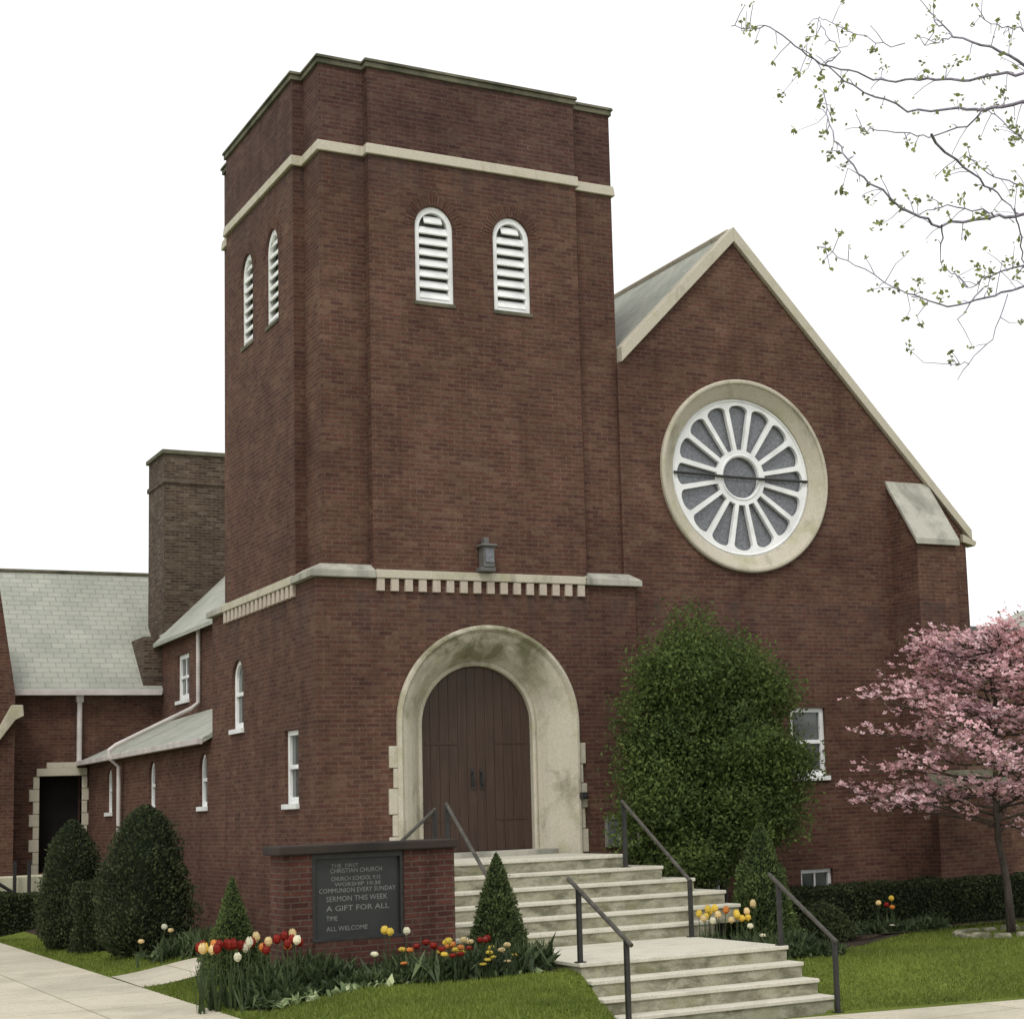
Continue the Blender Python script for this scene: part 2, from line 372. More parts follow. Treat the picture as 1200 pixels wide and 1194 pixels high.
# ------------------------------------------------------------------ church
church = thing('church', 'brown brick church with a square belfry tower, arched stone doorway and round rose window', 'church', (0, 0, 0))
FR = lambda Y: (lambda u, v, w: (u, Y+w, v))          # plane facing the street, u = X
LF = lambda X: (lambda u, v, w: (X+w, u, v))          # plane facing left, u = Y
def arch(u0, u1, v0, v1, n=14, k=1.0):
    r = (u1-u0)/2; c = (u0+u1)/2; sp = v1-r*k
    return [(u0, v0)]+[(c-r*cos(pi*i/n), sp+r*k*(sin(pi*i/n))) for i in range(n+1)]+[(u1, v0)]
def rect(u0, u1, v0, v1): return [(u0, v0), (u0, v1), (u1, v1), (u1, v0)]
def inset(fn, u0, u1, v0, v1, d, **k): return fn(u0+d, u1-d, v0+d, v1-d, **k)

DA, DB = (2.555, 3.62), 1.385
def door_outline(r, z0=1.55, n=28): return [(DA[0]-r, z0)]+[(DA[0]-r*cos(pi*i/n), DA[1]+r*sin(pi*i/n)) for i in range(n+1)]+[(DA[0]+r, z0)]
WL = [(3.52, 4.16, 3.78, 4.86, 'a'), (.82, 1.46, 2.58, 3.62, 'r')]
BASW = [(5.9, 6.5, 2.0, 2.6)]
# lower tower
mb = MB()
mb.plate(rect(0, 5.0, -.3, 5.66), [door_outline(1.36)], FR(0), 0, .5, back=False, sides=False)
holesL = [arch(*w[:4]) if w[4] == 'a' else rect(*w[:4]) for w in WL]
AIS = [(12.7, 13.2), (9.14, 9.64), (5.62, 6.12)]
holesL += [arch(a, b, 2.62, 3.5) for a, b in AIS]
holesL.append(rect(3.9, 4.35, 1.0, 1.3))
mb.plate([(0, -.3), (0, 5.66), (5.3, 5.66), (5.3, 3.69), (15, 3.69), (15, -.3)], holesL, LF(0), 0, .14, back=False, sides=False)
mb.quad((5.0, 0, -.3), (5.0, 5.3, -.3), (5.0, 5.3, 5.66), (5.0, 0, 5.66))
mb.quad((0, 5.3, 3.6), (0, 5.3, 5.66), (5.0, 5.3, 5.66), (5.0, 5.3, 3.6))
mb.quad((0, 0, 5.66), (5, 0, 5.66), (5, 5.3, 5.66), (0, 5.3, 5.66))
lower = mb.build('lower_tower_wall', M_BRICK, church, recalc=False)
# upper tower
TX0, TX1, TY0, TY1 = .16, 4.9, .16, 5.12
PF, PL = (.84, 4.19), (.9, 4.43)
LOUF = [(1.54, 2.14, 9.76, 11.22), (2.78, 3.38, 9.76, 11.22)]
LOUL = [(1.62, 2.22, 9.76, 11.22), (2.94, 3.54, 9.76, 11.22)]
mb = MB()
mb.plate(rect(PF[0], PF[1], 5.655, 13.2), [arch(*l, k=1.12) for l in LOUF], FR(0), 0, .165, back=False)
mb.plate(rect(PL[0], PL[1], 5.655, 13.2), [arch(*l, k=1.12) for l in LOUL], LF(0), 0, .165, back=False)
mb.box(TX0, TX1, TY0, TY1, 5.6, 13.195)
mb.box(PF[0], PF[1], TY1-.05, 5.28, 5.6, 13.19); mb.box(TX1-.05, 5.06, PL[0], PL[1], 5.6, 13.19)
mb.build('belfry_wall', M_BRICK, church, recalc=False)
def contour(o):
    return [(TX0-o, TY0-o), (PF[0]-o, TY0-o), (PF[0]-o, -o), (PF[1]+o, -o), (PF[1]+o, TY0-o), (TX1+o, TY0-o), (TX1+o, PL[0]-o), (5.06+o, PL[0]-o), (5.06+o, PL[1]+o), (TX1+o, PL[1]+o),
            (TX1+o, TY1+o), (PF[1]+o, TY1+o), (PF[1]+o, 5.28+o), (PF[0]-o, 5.28+o), (PF[0]-o, TY1+o), (TX0-o, TY1+o), (TX0-o, PL[1]+o), (-o, PL[1]+o), (-o, PL[0]-o), (TX0-o, PL[0]-o)]
MB().prism(contour(.05), 11.87, 12.03, contour(.035)).build('string_course', M_STONE, church, bevel=.012)
MB().prism(contour(.035), 13.19, 13.27).prism(contour(.06), 13.271, 13.32, contour(.05)).build('tower_coping', M_COPING, church, bevel=.01)
# belt course, dentils, corner caps
mb = MB(); mb.box(.853, 4.147, -.065, .06, 5.67, 5.79); mb.box(-.065, .06, .873, 4.487, 5.67, 5.79)
belt = mb.build('belt_course', M_STONE, church, bevel=.01)
mb = MB()
for i in range(16):
    x = .87+i*(4.13-.87-.115)/15; MB().box(x, x+.115, -.05, .03, 5.49, 5.667).build('dentil', M_DENT, belt, bevel=.006)
for i in range(17):
    y = .89+i*(4.47-.89-.115)/16; MB().box(-.05, .03, y, y+.115, 5.49, 5.667).build('dentil', M_DENT, belt, bevel=.006)
def cap(pts, top): 
    mb = MB(); mb.prism(pts, 5.665, 5.755); mb.prism(pts, 5.7555, 5.87, top); mb.build('corner_cap', M_CAP, church, bevel=.012)
cap([(-.09, -.09), (.85, -.09), (.85, .3), (.3, .3), (.3, .87), (-.09, .87)], [(.1, .1), (.85, .1), (.85, .3), (.3, .3), (.3, .87), (.1, .87)])
cap([(4.15, -.09), (5.09, -.09), (5.09, .3), (4.15, .3)], [(4.15, .1), (4.97, .1), (4.97, .3), (4.15, .3)])
cap([(-.09, 4.49), (.3, 4.49), (.3, 5.37), (-.09, 5.37)], [(.1, 4.49), (.3, 4.49), (.3, 5.2), (.1, 5.2)])

# louvred belfry openings
def louvre(M, u0, u1, v0, v1):
    k = 1.12
    mb = MB(); mb.plate(arch(u0, u1, v0, v1, k=k), [arch(u0+.075, u1-.075, v0+.06, v1-.09, k=k)], M, .03, .13)
    fr = mb.build('louvre_window', M_WHITE, church, bevel=.006)
    mb = MB(); n = 8; r = (u1-u0)/2-.07; c = (u0+u1)/2; sp = v1-.08-r*k; step = (v1-.1-v0-.05)/n
    for i in range(n):
        z0 = v0+.05+i*step; zt = z0+step*.8
        h = r if zt < sp else r*sqrt(max(0, 1-((zt-sp)/(r*k))**2))
        if h < .04: continue
        a = [M(c+s*h, z, w) for s in (-1, 1) for z, w in ((z0+.015, .02), (z0, .035), (zt-.015, .1), (zt, .085))]
        mb.add(a, [(0, 1, 5, 4), (1, 2, 6, 5), (2, 3, 7, 6), (3, 0, 4, 7), (0, 3, 2, 1), (4, 5, 6, 7)])
    mb.build('slats', M_WHITE, fr)
    MB().plate(arch(u0+.02, u1-.02, v0+.02, v1-.02, k=k), [], M, .135, .14).build('backing', M_FLASH, fr)
    # brick arch: one ring of voussoirs standing a few millimetres proud
    mb = MB(); n = 26; R0 = (u1-u0)/2; R1 = R0+.16; sp = v1-R0*k
    for i in range(n):
        a0, a1 = pi*i/n+.012, pi*(i+1)/n-.012
        q = [(c-R*cos(a), sp+R*k*sin(a)) for R, a in ((R0+.006, a0), (R1, a0), (R1, a1), (R0+.006, a1))]
        vv = [M(a, b, -.008) for a, b in q]+[M(a, b, .03) for a, b in q]
        uu = rng.randrange(40)*.215+.02; vr = rng.randrange(40)*.078+.018
        mb.add(vv, [(0, 1, 2, 3), (0, 4, 5, 1), (1, 5, 6, 2), (2, 6, 7, 3), (3, 7, 4, 0)], [[(uu, vr), (uu+.15, vr), (uu+.15, vr+.05), (uu, vr+.05)]]*5)
    mb.build('brick_arch', M_BRICK, fr, recalc=False)
    MB().plate(rect(u0-.02, u1+.02, v0-.055, v0-.002), [], M, -.02, .12).build('sill', M_COPING, fr)
for l in LOUF: louvre(FR(0), *l)
for l in LOUL: louvre(LF(0), *l)

# ordinary windows
def window(M, u0, u1, v0, v1, kind='r', dep=.05, sill=True, mull=0, rail=True, fw=.075, mat=None):
    fn = arch if kind == 'a' else rect
    mb = MB()
    top = v1; mid = lerp(v0, v1, .5); hs = []
    if rail:
        hs = [rect(u0+fw, u1-fw, v0+fw+.02, mid-.03), inset(fn, u0, u1, mid-fw+.03, v1, fw)]
    else: hs = [inset(fn, u0, u1, v0, v1, fw)]
    mb.plate(fn(u0+.002, u1-.002, v0+.002, v1-.002), hs, M, dep, dep+.06)
    for k in range(mull):
        c = lerp(u0, u1, (k+1)/(mull+1)); mb.plate(rect(c-.015, c+.015, v0+fw, v1-fw), [], M, dep+.012, dep+.04)
    fr = mb.build('window', mat or M_WHITE, church, bevel=.005)
    MB().plate(inset(fn, u0, u1, v0, v1, .03), [], M, dep+.045, dep+.05).build('pane', M_GLASS, fr)
    if sill: MB().plate(rect(u0-.03, u1+.03, v0-.07, v0+.001), [], M, -.045, dep+.03).build('sill', M_WHITE if sill == 'w' else M_CAP, fr)
    return fr
for u0, u1, v0, v1, k in WL: window(LF(0), u0, u1, v0, v1, k, sill='w')
for a, b in AIS: window(LF(0), a, b, 2.62, 3.5, 'a', fw=.06, sill='w')
window(LF(0), 3.9, 4.35, 1.0, 1.3, rail=False, sill=False)

# stone doorway
mb = MB(); prof = [(1.415, .02), (1.415, -.05), (1.395, -.075), (1.36, -.075), (1.335, -.045), (1.315, -.01), (1.25, .03), (1.14, .13), (1.04, .26), (.965, .4), (.945, .435), (.925, .41), (.9, .4), (.87, .42), (.865, .56)]
rings = [[(u, y, v) for u, v in door_outline(r, 1.72, 40)] for r, y in prof]
n = len(rings[0]); V = [p for rg in rings for p in rg]
mb.add(V, [(i*n+j, i*n+j+1, (i+1)*n+j+1, (i+1)*n+j) for i in range(len(prof)-1) for j in range(n-1)])
ds = mb.build('door_surround', M_ARCH, church, recalc=False)
for p in ds.data.polygons: p.use_smooth = False
mb = MB()
z = 1.74
for i, (hh, e) in enumerate([(.34, .15), (.3, .1), (.36, .15), (.28, .08), (.31, .14)]):
    for a, b in ((1.162-e, 1.158), (3.955, 3.957+e*.8)): MB().box(a, b, -.035, .05, z, z+hh-.008).build('quoin_block', M_STONE, ds, bevel=.01)
    z += hh
MB().box(1.5, 3.6, .0, .62, 1.6, 1.81).build('threshold', M_CAP, ds, bevel=.01)
doors = []
for side in (-1, 1):
    mb = MB(); nP = 6; w = .858/nP
    for i in range(nP):
        a, b = i*w+.002, (i+1)*w-.002
        ztop = lambda t: DA[1]+sqrt(max(0, .87**2-t*t))
        ua, ub = DA[0]+side*a, DA[0]+side*b
        za, zm, zb = ztop(a), ztop((a+b)/2), ztop(b); um = (ua+ub)/2
        mb.plate([(ua, 1.82), (ua, za), (um, zm), (ub, zb), (ub, 1.82)], [], FR(.5), 0, .06)
    d = mb.build('door', M_DOOR, church, bevel=.002)
    for zz in (2.25, 3.35): MB().box(*sorted((DA[0]+side*.3, DA[0]+side*.8)), .491, .5, zz, zz+.035).build('strap_hinge', M_DOOR, d)
    mb = MB(); x = DA[0]+side*.07; mb.box(x-.022, x+.022, .488, .5, 2.7, 3.0); mb.tube([(x, .49, 2.94), (x, .44, 2.93), (x, .43, 2.85), (x, .44, 2.77), (x, .49, 2.76)], .012)
    mb.build('handle', M_IRON, d)
# small fixtures on the tower front
mb = MB(); c = hit(570, 660, 1, -.12)
mb.box(c.x-.12, c.x+.12, -.19, .0, 5.8, 5.86); mb.box(c.x-.075, c.x+.1, -.2, -.02, 5.86, 6.16); mb.box(c.x-.11, c.x+.13, -.24, .0, 6.16, 6.2); mb.box(c.x-.03, c.x+.05, -.12, 0, 6.2, 6.3)
fl_ = mb.build('flood_light', M_FLASH, bevel=.01); tag(fl_, 'small dark floodlight housing standing on the stone belt above the church door', 'floodlight')
MB().box(c.x-.05, c.x+.08, -.215, -.2, 5.93, 6.12).build('lens', M_ROSEGLASS, fl_)
mb = MB(); c = hit(683, 932, 1, -.08)
mb.box(c.x-.05, c.x+.05, -.16, -.036, c.z-.05, c.z+.05); mb.tube([(c.x, -.1, c.z), (c.x, -.2, c.z-.02)], .03)
wl = mb.build('door_lamp', M_IRON, bevel=.01); tag(wl, 'small black lamp bracket fixed to the right jamb of the stone doorway', 'lamp')

# nave
AX, AZ, SL = 7.07, 11.42, 1.03
NY = .1; NR = 11.56; NLx = 2.58
gz = lambda x: AZ-SL*abs(x-AX)
RC = (7.14, 7.53); RR = 1.47
circle = lambda r, c=RC, n=64: [(c[0]+r*cos(2*pi*i/n), c[1]+r*sin(2*pi*i/n)) for i in range(n)]
NW = (7.79, 8.46, 2.74, 3.83)
BW = [(7.86, 8.47, .86, 1.28), (5.95, 6.42, .82, 1.2)]
TW = (4.45, 4.83+.2, 1.76, 2.22)
mb = MB()
mb.plate([(4.88, -.3), (4.88, gz(4.88)), (AX, AZ), (NR, gz(NR)), (NR, -.3)], [circle(RR)[::-1], rect(*NW)]+[rect(*b) for b in BW], FR(NY), 0, .3, back=False, sides=False)
mb.quad((NR, NY, -.3), (NR, 24, -.3), (NR, 24, gz(NR)), (NR, NY, gz(NR)))
mb.quad((NLx, 5.25, -.3), (NLx, 22, -.3), (NLx, 22, gz(NLx)), (NLx, 5.25, gz(NLx)))
mb.fill([[(NLx, 22, -.3), (NLx, 22, gz(NLx)), (AX, 22, AZ), (NR, 22, gz(NR)), (NR, 22, -.3)]])
mb.quad((4.88, NY, 5.6), (4.88, .2, 5.6), (4.88, .2, gz(4.88)), (4.88, NY, gz(4.88)))
mb.build('nave_wall', M_BRICK, church, recalc=False)
mb = MB()
for s_, xe in ((-1, NLx-.2), (1, NR+.12)):
    z = gz(xe)
    for a, b in [((AX, NY+.02), (xe, 22.1))]:
        y0, y1 = NY+.1, 22.1
        P = [(AX, y0, AZ+.06), (xe, y0, z+.06), (xe, y1, z+.06), (AX, y1, AZ+.06)]; Q = [(x, y, zz+.1) for x, y, zz in P]
        mb.add(P+Q, [(0, 1, 2, 3), (4, 5, 6, 7), (0, 1, 5, 4), (1, 2, 6, 5), (2, 3, 7, 6), (3, 0, 4, 7)])
rf = mb.build('nave_roof', M_SLATE, church, recalc=False)
MB().tube([(AX, NY+.1, AZ+.17), (AX, 22.1, AZ+.17)], .06, 6).build('ridge_cap', M_STONE, rf)
mb = MB()
q = sqrt(1+SL*SL); nx, nzv = SL/q, 1/q
for s_, xe in ((-1, 4.925), (1, NR+.1)):
    def pt(x, d): return (x+s_*nx*d*0, gz(x)+d*q)
    lo, hi = -.02, .15
    pts = [(AX, AZ+lo*q), (xe, gz(xe)+lo*q), (xe, gz(xe)+hi*q*.75), (AX, AZ+hi*q)] if s_ > 0 else [(AX-.001, AZ+lo*q), (xe, gz(xe)+lo*q), (xe, gz(xe)+hi*q), (AX-.001, AZ+hi*q)]
    mb.plate(pts, [], FR(NY), -.08, .16)
mb.plate([(NR-.1, gz(NR)-.16), (NR-.1, gz(NR)-.02), (NR+.2, gz(NR)-.02-.12), (NR+.16, gz(NR)-.22)], [], FR(NY), -.07, .15)
mb.build('gable_coping', M_STONE, church, bevel=.01)

# rose window
rose = MB()
n = 96
prof = [(1.565, .03), (1.565, -.055), (1.54, -.075), (1.505, -.07), (1.49, -.035), (1.47, -.02), (1.33, .07), (1.29, .1), (1.28, .17), (1.26, .19)]
V = [(RC[0]+r*cos(2*pi*i/n), NY+y, RC[1]+r*sin(2*pi*i/n)) for r, y in prof for i in range(n)]
rose.add(V, [(k*n+i, k*n+(i+1) % n, (k+1)*n+(i+1) % n, (k+1)*n+i) for k in range(len(prof)-1) for i in range(n)])
ro = rose.build('rose_window', M_STONE, church, recalc=False)
RCI = RC
mb = MB(); petals = []
hole = []
for k in range(16):
    a = 2*pi*k/16; hw = pi/16; pts = []
    r0, r1 = .45, 1.09
    w0, w1 = r0*tan(hw)-.034, r1*tan(hw)-.042
    loc_ = [(r0, -w0), (r1, -w1)]+[(r1+.095*sin(pi*j/8)*1.0, -w1*cos(pi*j/8)) for j in range(1, 8)]+[(r1, w1), (r0, w0)]
    hole.append([(RCI[0]+u*cos(a)-v*sin(a), RCI[1]+u*sin(a)+v*cos(a)) for u, v in loc_])
hole.append(circle(.335, RCI, 40))
mb.plate(circle(1.285, RCI), hole, FR(NY), .13, .2)
mb.build('tracery', M_WHITE, ro, recalc=False)
mb = MB(); 
for R, rr in ((.36, .013), (1.255, .016)):
    mb.tube([(RC[0]+R*cos(2*pi*i/64), NY+.128, RC[1]+R*sin(2*pi*i/64)) for i in range(65)], rr, 6, False)
mb.build('tracery_ring', M_WHITE, ro, smooth_=True)
MB().plate(circle(1.27), [], FR(NY), .215, .22).build('glass', M_ROSEGLASS, ro)
mb = MB(); mb.tube([(RC[0]-1.26, NY+.1, RC[1]+.01), (RC[0], NY+.095, RC[1]-.012), (RC[0]+1.26, NY+.1, RC[1])], .022, 8); mb.build('glazing_bar', M_IRON, ro)

window(FR(NY), *NW, 'r', sill='w', mull=0)
for b in BW: window(FR(NY), *b, 'r', rail=False, sill=False, dep=.06, fw=.06, mull=1)
# low two-light window right of the doorway
mb = MB(); mb.plate(rect(4.36, 4.6+.01, 1.79, 2.23), [rect(4.4, 4.57, 1.84, 2.19)], FR(0), -.04, .0); mb.plate(rect(4.64, 4.94, 1.79, 2.23), [rect(4.68, 4.9, 1.84, 2.19)], FR(0), -.04, .0)
fr = mb.build('window', M_CAP, church); MB().box(4.39, 4.58, -.02, -.004, 1.83, 2.2).box(4.67, 4.91, -.02, -.004, 1.83, 2.2).build('pane', M_ROSEGLASS, fr)

# buttress
bx0, bx1 = 9.96, 10.76; by = -.6
def wedge(mb, x0, x1, y0, y1, z0, zf, zb):   # front height zf at y0, back height zb at y1
    v = [(x0, y0, z0), (x1, y0, z0), (x1, y1, z0), (x0, y1, z0), (x0, y0, zf), (x1, y0, zf), (x1, y1, zb), (x0, y1, zb)]
    return mb.add(v, [(0, 1, 5, 4), (1, 2, 6, 5), (2, 3, 7, 6), (3, 0, 4, 7), (4, 5, 6, 7)])
for (x0, x1, y0, y1, z0, zf, zb, t, m_) in ((bx0, bx1, by, NY, 2.4, 6.5, 7.5, .12, M_CAP), (bx0-.04, 11.4, by-.22, NY-.002, -.3, 2.5, 2.9, .06, M_COPING)):
    mb = MB(); wedge(mb, x0, x1, y0, y1, z0, zf, zb); bt = mb.build('buttress', M_BRICK, church, recalc=False)
    yb = y1 if zf > 4 else by-.001; zb2 = zb if zf > 4 else zf+.2; mb = MB()
    v = [(x, y, z+d) for x in (x0-.05, x1+.05) for y, z in ((y0-.07, zf-.08), (yb, zb2)) for d in (.02, t)]
    mb.add(v, [(0, 1, 3, 2), (4, 6, 7, 5), (0, 4, 5, 1), (2, 3, 7, 6), (0, 2, 6, 4), (1, 5, 7, 3)])
    mb.build('weathering_cap', m_, bt, bevel=.012)

# left side: aisle roof, clerestory block, chimney, cross wing
def slab(mb, a, b, c, d, t=.08):
    P = [a, b, c, d]; Q = [(x, y, z+t) for x, y, z in P]
    mb.add(P+Q, [(0, 1, 2, 3), (4, 5, 6, 7), (0, 1, 5, 4), (1, 2, 6, 5), (2, 3, 7, 6), (3, 0, 4, 7)])
mb = MB(); slab(mb, (-.16, 5.33, 3.64), (-.16, 15.0, 3.64), (1.5, 15.0, 4.4), (1.5, 5.33, 4.55))
ar = mb.build('aisle_roof', M_SLATE, church, recalc=False)
mb = MB(); mb.box(-.26, -.15, 5.32, 15.0, 3.62, 3.72)
MBg = mb.build('gutter', M_GUTTER, church, bevel=.008)
mb = MB(); mb.tube([(-.2, 14.93, 5.05), (-.2, 14.93, 3.72)], .055, 10); mb.box(-.27, -.13, 14.86, 15.0, 4.95, 5.1); mb.build('downpipe', M_GUTTER, church)
mb = MB(); mb.tube([(1.44, 11.7, 6.2), (1.44, 11.7, 4.72), (1.3, 11.7, 4.6), (-.15, 11.7, 3.9), (-.28, 11.7, 3.8), (-.27, 11.7, 3.66), (-.09, 11.7, 3.48), (-.09, 11.7, .5)], .042, 10); mb.build('downpipe', M_GUTTER, church)
mb = MB()
mb.plate([(5.3, 3.5), (5.3, 6.3), (15, 6.25), (15, 3.5)], [rect(12.65, 13.6, 4.86, 5.82)], LF(1.5), 0, .14, back=False, sides=False)
mb.build('clerestory_wall', M_BRICK, church, recalc=False)
window(LF(1.5), 12.65, 13.6, 4.86, 5.82, 'r', sill='w', mull=1, fw=.1)
mb = MB(); slab(mb, (1.3, 5.33, 6.14), (1.3, 15.3, 6.1), (3.2, 15.3, 7.95), (3.2, 5.33, 8.0)); mb.build('clerestory_roof', M_SLATE, church, recalc=False)
mb = MB(); mb.box(1.56, 3.2, 15.02, 16.45, 3, 9.75); mb.box(1.53, 3.23, 14.98, 16.49, 9.75, 9.85); mb.box(1.56, 3.2, 15.02, 16.45, 9.85, 10.4)
mb.box(1.1, 1.555, 14.9, 16.2, 5.21, 6.35)
ch = mb.build('chimney', M_BRICK3, church); MB().box(1.5, 3.26, 14.96, 16.51, 10.4, 10.5).build('chimney_cap', M_COPING, ch, bevel=.02)
DX0, DX1 = -.98, -.13
mb = MB()
mb.plate([(-9, -.3), (-9, 5.1), (1.7, 5.1), (1.7, -.3)], [rect(DX0, DX1, 1.45, 3.42)], FR(15), 0, .45, back=False, sides=False)
mb.build('cross_wing_wall', M_BRICK, church, recalc=False)
mb = MB(); slab(mb, (-9, 14.8, 5.12), (2.7, 14.8, 5.12), (2.7, 17.9, 8.0), (-9, 17.9, 8.0)); slab(mb, (-9, 21, 5.12), (2.7, 21, 5.12), (2.7, 17.9, 8.0), (-9, 17.9, 8.0)); cr = mb.build('cross_wing_roof', M_SLATE, church, recalc=False)
MB().tube([(-9, 17.9, 8.1), (2.7, 17.9, 8.1)], .05, 6).build('ridge_cap', M_COPING, cr)
MB().box(-9, 1.45, 14.68, 14.8, 5.08, 5.2).build('gutter', M_GUTTER, church, bevel=.008)
MB().box(DX0, DX1, 15.38, 15.44, 1.45, 3.42).build('dark_doorway', M_DARK, church)  # near-black panel paints the darkness inside the doorway
mb = MB()
mb.box(DX0-.06, DX1+.1, 14.93, 15.1, 3.421, 3.58); mb.box(DX0+.14, DX1-.1, 14.94, 15.1, 3.58, 3.7)
z = .6
for i in range(11):
    e = .2 if i % 2 else .12; mb.box(DX0-e, DX0, 14.95, 15.2, z, z+.248); mb.box(DX1, DX1+e*.9, 14.95, 15.2, z, z+.248); z += .256
mb.build('side_door_surround', M_STONE, church, bevel=.01)
# steep gable end at the far left
gx = hit(18, 808, 1, 14.3)
gt = hit(0, 690, 1, 14.3)
mb = MB(); mb.plate([(gx.x, -.3), (gx.x, 5.1), (gt.x, gt.z), (gt.x-1.2, gt.z+1.2), (-6.5, 5.1), (-6.5, -.3)], [], FR(14.3), 0, .6)
mb.build('left_gable_wall', M_BRICK, church, recalc=False)
k0, k1 = hit(26, 832, 1, 14.2), hit(-6, 868, 1, 14.2)
mb = MB(); mb.plate([(k0.x, k0.z+.1), (k0.x+.02, k0.z-.12), (k0.x-.14, k0.z-.2), (k1.x, k1.z-.1), (k1.x, k1.z+.12), (k0.x-.2, k0.z+.1)], [], FR(14.1), 0, .3)
mb.build('kneeler_stone', M_STONE, church, bevel=.01)
# low wing beyond the nave on the right
mb = MB(); mb.box(NR-.3, 30, 8.0, 20, -.3, 6.02)
mb.build('right_wing_wall', M_BRICK, church)
MB().box(NR+.01, 30.2, 7.8, 20.2, 6.02, 6.13).build('right_wing_eave', M_FLASH, church)
c0 = hit(1176, 738, 1, 10)
mb = MB(); cx_, cyy, rr = 26.6, 13.2, 3.3
V = []; nn = 20
for k in range(6):
    a = pi/2*k/5
    V += [(cx_+rr*cos(a)*cos(2*pi*i/nn), cyy+rr*cos(a)*sin(2*pi*i/nn), 6.1+1.5*sin(a)) for i in range(nn)]
mb.add(V, [(k*nn+i, k*nn+(i+1) % nn, (k+1)*nn+(i+1) % nn, (k+1)*nn+i) for k in range(5) for i in range(nn)]); mb.build('right_wing_roof', M_SLATE, church, recalc=False)

# ------------------------------------------------------------------ entrance steps
T0, RZ, A0, TR, LD = 1.736, .175, 1.88, .263, 2.30
steps = thing('entrance_steps', 'wide pale concrete steps in two flights with a landing, leading to the arched church door', 'steps', (2.5, -3, 0))
up_ = []
mb = MB()
XL = [1.12-.33*k for k in range(6)]; XR = [3.70, 4.13, 4.47, 4.79, 4.85, 4.3]
for k in range(6):
    y0 = -(A0+TR*k); z = T0-RZ*k
    mb.box(XL[k]+.02, XR[k]-.02, y0+.02, -.002-.001*k if k == 0 else -(A0+TR*(k-1))+.3, z-RZ-.06 if k < 5 else .1, z-.045)
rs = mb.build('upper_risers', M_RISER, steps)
for k in range(6):
    y0 = -(A0+TR*k); z = T0-RZ*k
    MB().box(XL[k], XR[k], y0, -.004-.002*k, z-.045, z).build('tread', M_TREAD, steps, bevel=.008)
yl0 = -(A0+TR*5); yl1 = yl0-LD; zl = T0-6*RZ
LX0, LX1 = 1.15, 3.9
mb = MB(); mb.box(LX0+.02, LX1-.02, yl1+.02, yl0+.3, -.2, zl-.045)
for k in range(1, 4):
    mb.box(LX0+.02, LX1+.03*k-.02, yl1-TR*k+.02, yl1+.1, -.2-.01*k, zl-RZ*k-.045)
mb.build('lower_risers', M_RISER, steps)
MB().box(LX0, LX1, yl1, yl0+.2, zl-.045, zl).build('landing', M_TREAD, steps, bevel=.008)
for k in range(1, 4): MB().box(LX0, LX1+.03*k, yl1-TR*k, yl1+.05, zl-RZ*k-.045, zl-RZ*k).build('tread', M_TREAD, steps, bevel=.008)

# handrails
def handrail(label, a, b, za, zb, ha, hb, ea=.2, eb=.1, curl=False):
    """posts at a,b (x,y) standing on za,zb; rail over them"""
    t = thing('handrail', label, 'handrail', (a[0], a[1], za), 'iron handrails of the entrance steps')
    for (x, y), z, h in ((a, za, ha), (b, zb, hb)):
        mb = MB(); mb.box(x-.024, x+.024, y-.024, y+.024, z, z+h); mb.build('post', M_IRON, t)
        MB().box(x-.05, x+.05, y-.05, y+.05, z, z+.012).build('foot_plate', M_IRON, t)
    A = Vector((a[0], a[1], za+ha)); B = Vector((b[0], b[1], zb+hb)); d = (B-A).normalized()
    pts = [A-d*ea, A, B, B+d*eb]
    if curl: pts.append(B+d*eb+Vector((0, -.03, -.05)))
    MB().tube(pts, .025, 8).build('rail', M_WORN, t)
    return t
handrail('worn black iron handrail at the left edge of the lower flight of steps', (1.2, -5.4), (1.24, -6.42), zl, 0.0, .8, .98, .25, .12)
handrail('iron handrail at the right edge of the lower flight, beside the lawn', (3.84, -5.42), (3.86, -6.5), zl, 0.0, .72, .8, .22, .05)
handrail('iron handrail right of the upper flight, in front of the tall green shrub', (3.62, -2.0), (3.84, -3.33), T0-RZ*1, zl, .86, .72, .05, .02)
handrail('iron handrail left of the upper flight, rising behind the right end of the church sign', (1.05, -2.0), (1.12, -3.33), T0-RZ*1, zl, .92, .72, .03, .1)
handrail('iron handrail sloping down left over the side steps, behind the church sign', (.98, -1.75), (-.35, -1.75), T0-RZ*1, .6, .86, .72, .02, .1)

# ------------------------------------------------------------------ church sign
SY = -4.2
sL, sR = hit(333, 1050, 1, SY).x, hit(533, 1050, 1, SY).x
bL, bR = hit(366, 1050, 1, SY).x, hit(474, 1050, 1, SY).x
bT, bB = hit(420, 1003, 1, SY).z, hit(420, 1097, 1, SY).z
cT = hit(430, 987, 1, SY).z; cB = cT-.1
sign = thing('church_sign', 'low red brick sign with dark board of white lettering and stone cap behind the tulips', 'sign', ((sL+sR)/2, SY, .5))
MB().box(sL, bL, SY, SY+.5, .2, cB).build('pier', M_BRICK2, sign)
MB().box(bR, sR, SY, SY+.5, .2, cB).build('pier', M_BRICK2, sign)
MB().box(bL+.001, bR-.001, SY+.03, SY+.47, .2, bB-.03).build('base_wall', M_BRICK2, sign)
MB().box(sL-.07, sR+.03, SY-.06, SY+.56, cB, cT).build('cap_stone', M_DARKSTONE, sign, bevel=.015)
mb = MB(); mb.plate(rect(bL+.002, bR-.002, bB-.03, cB-.002), [rect(bL+.04, bR-.04, bB, cB-.06)], FR(SY), .02, .12)
bd = mb.build('board_frame', M_IRON, sign)
MB().box(bL+.03, bR-.03, SY+.07, SY+.1, bB-.01, cB-.04).build('board', M_BOARD, bd)
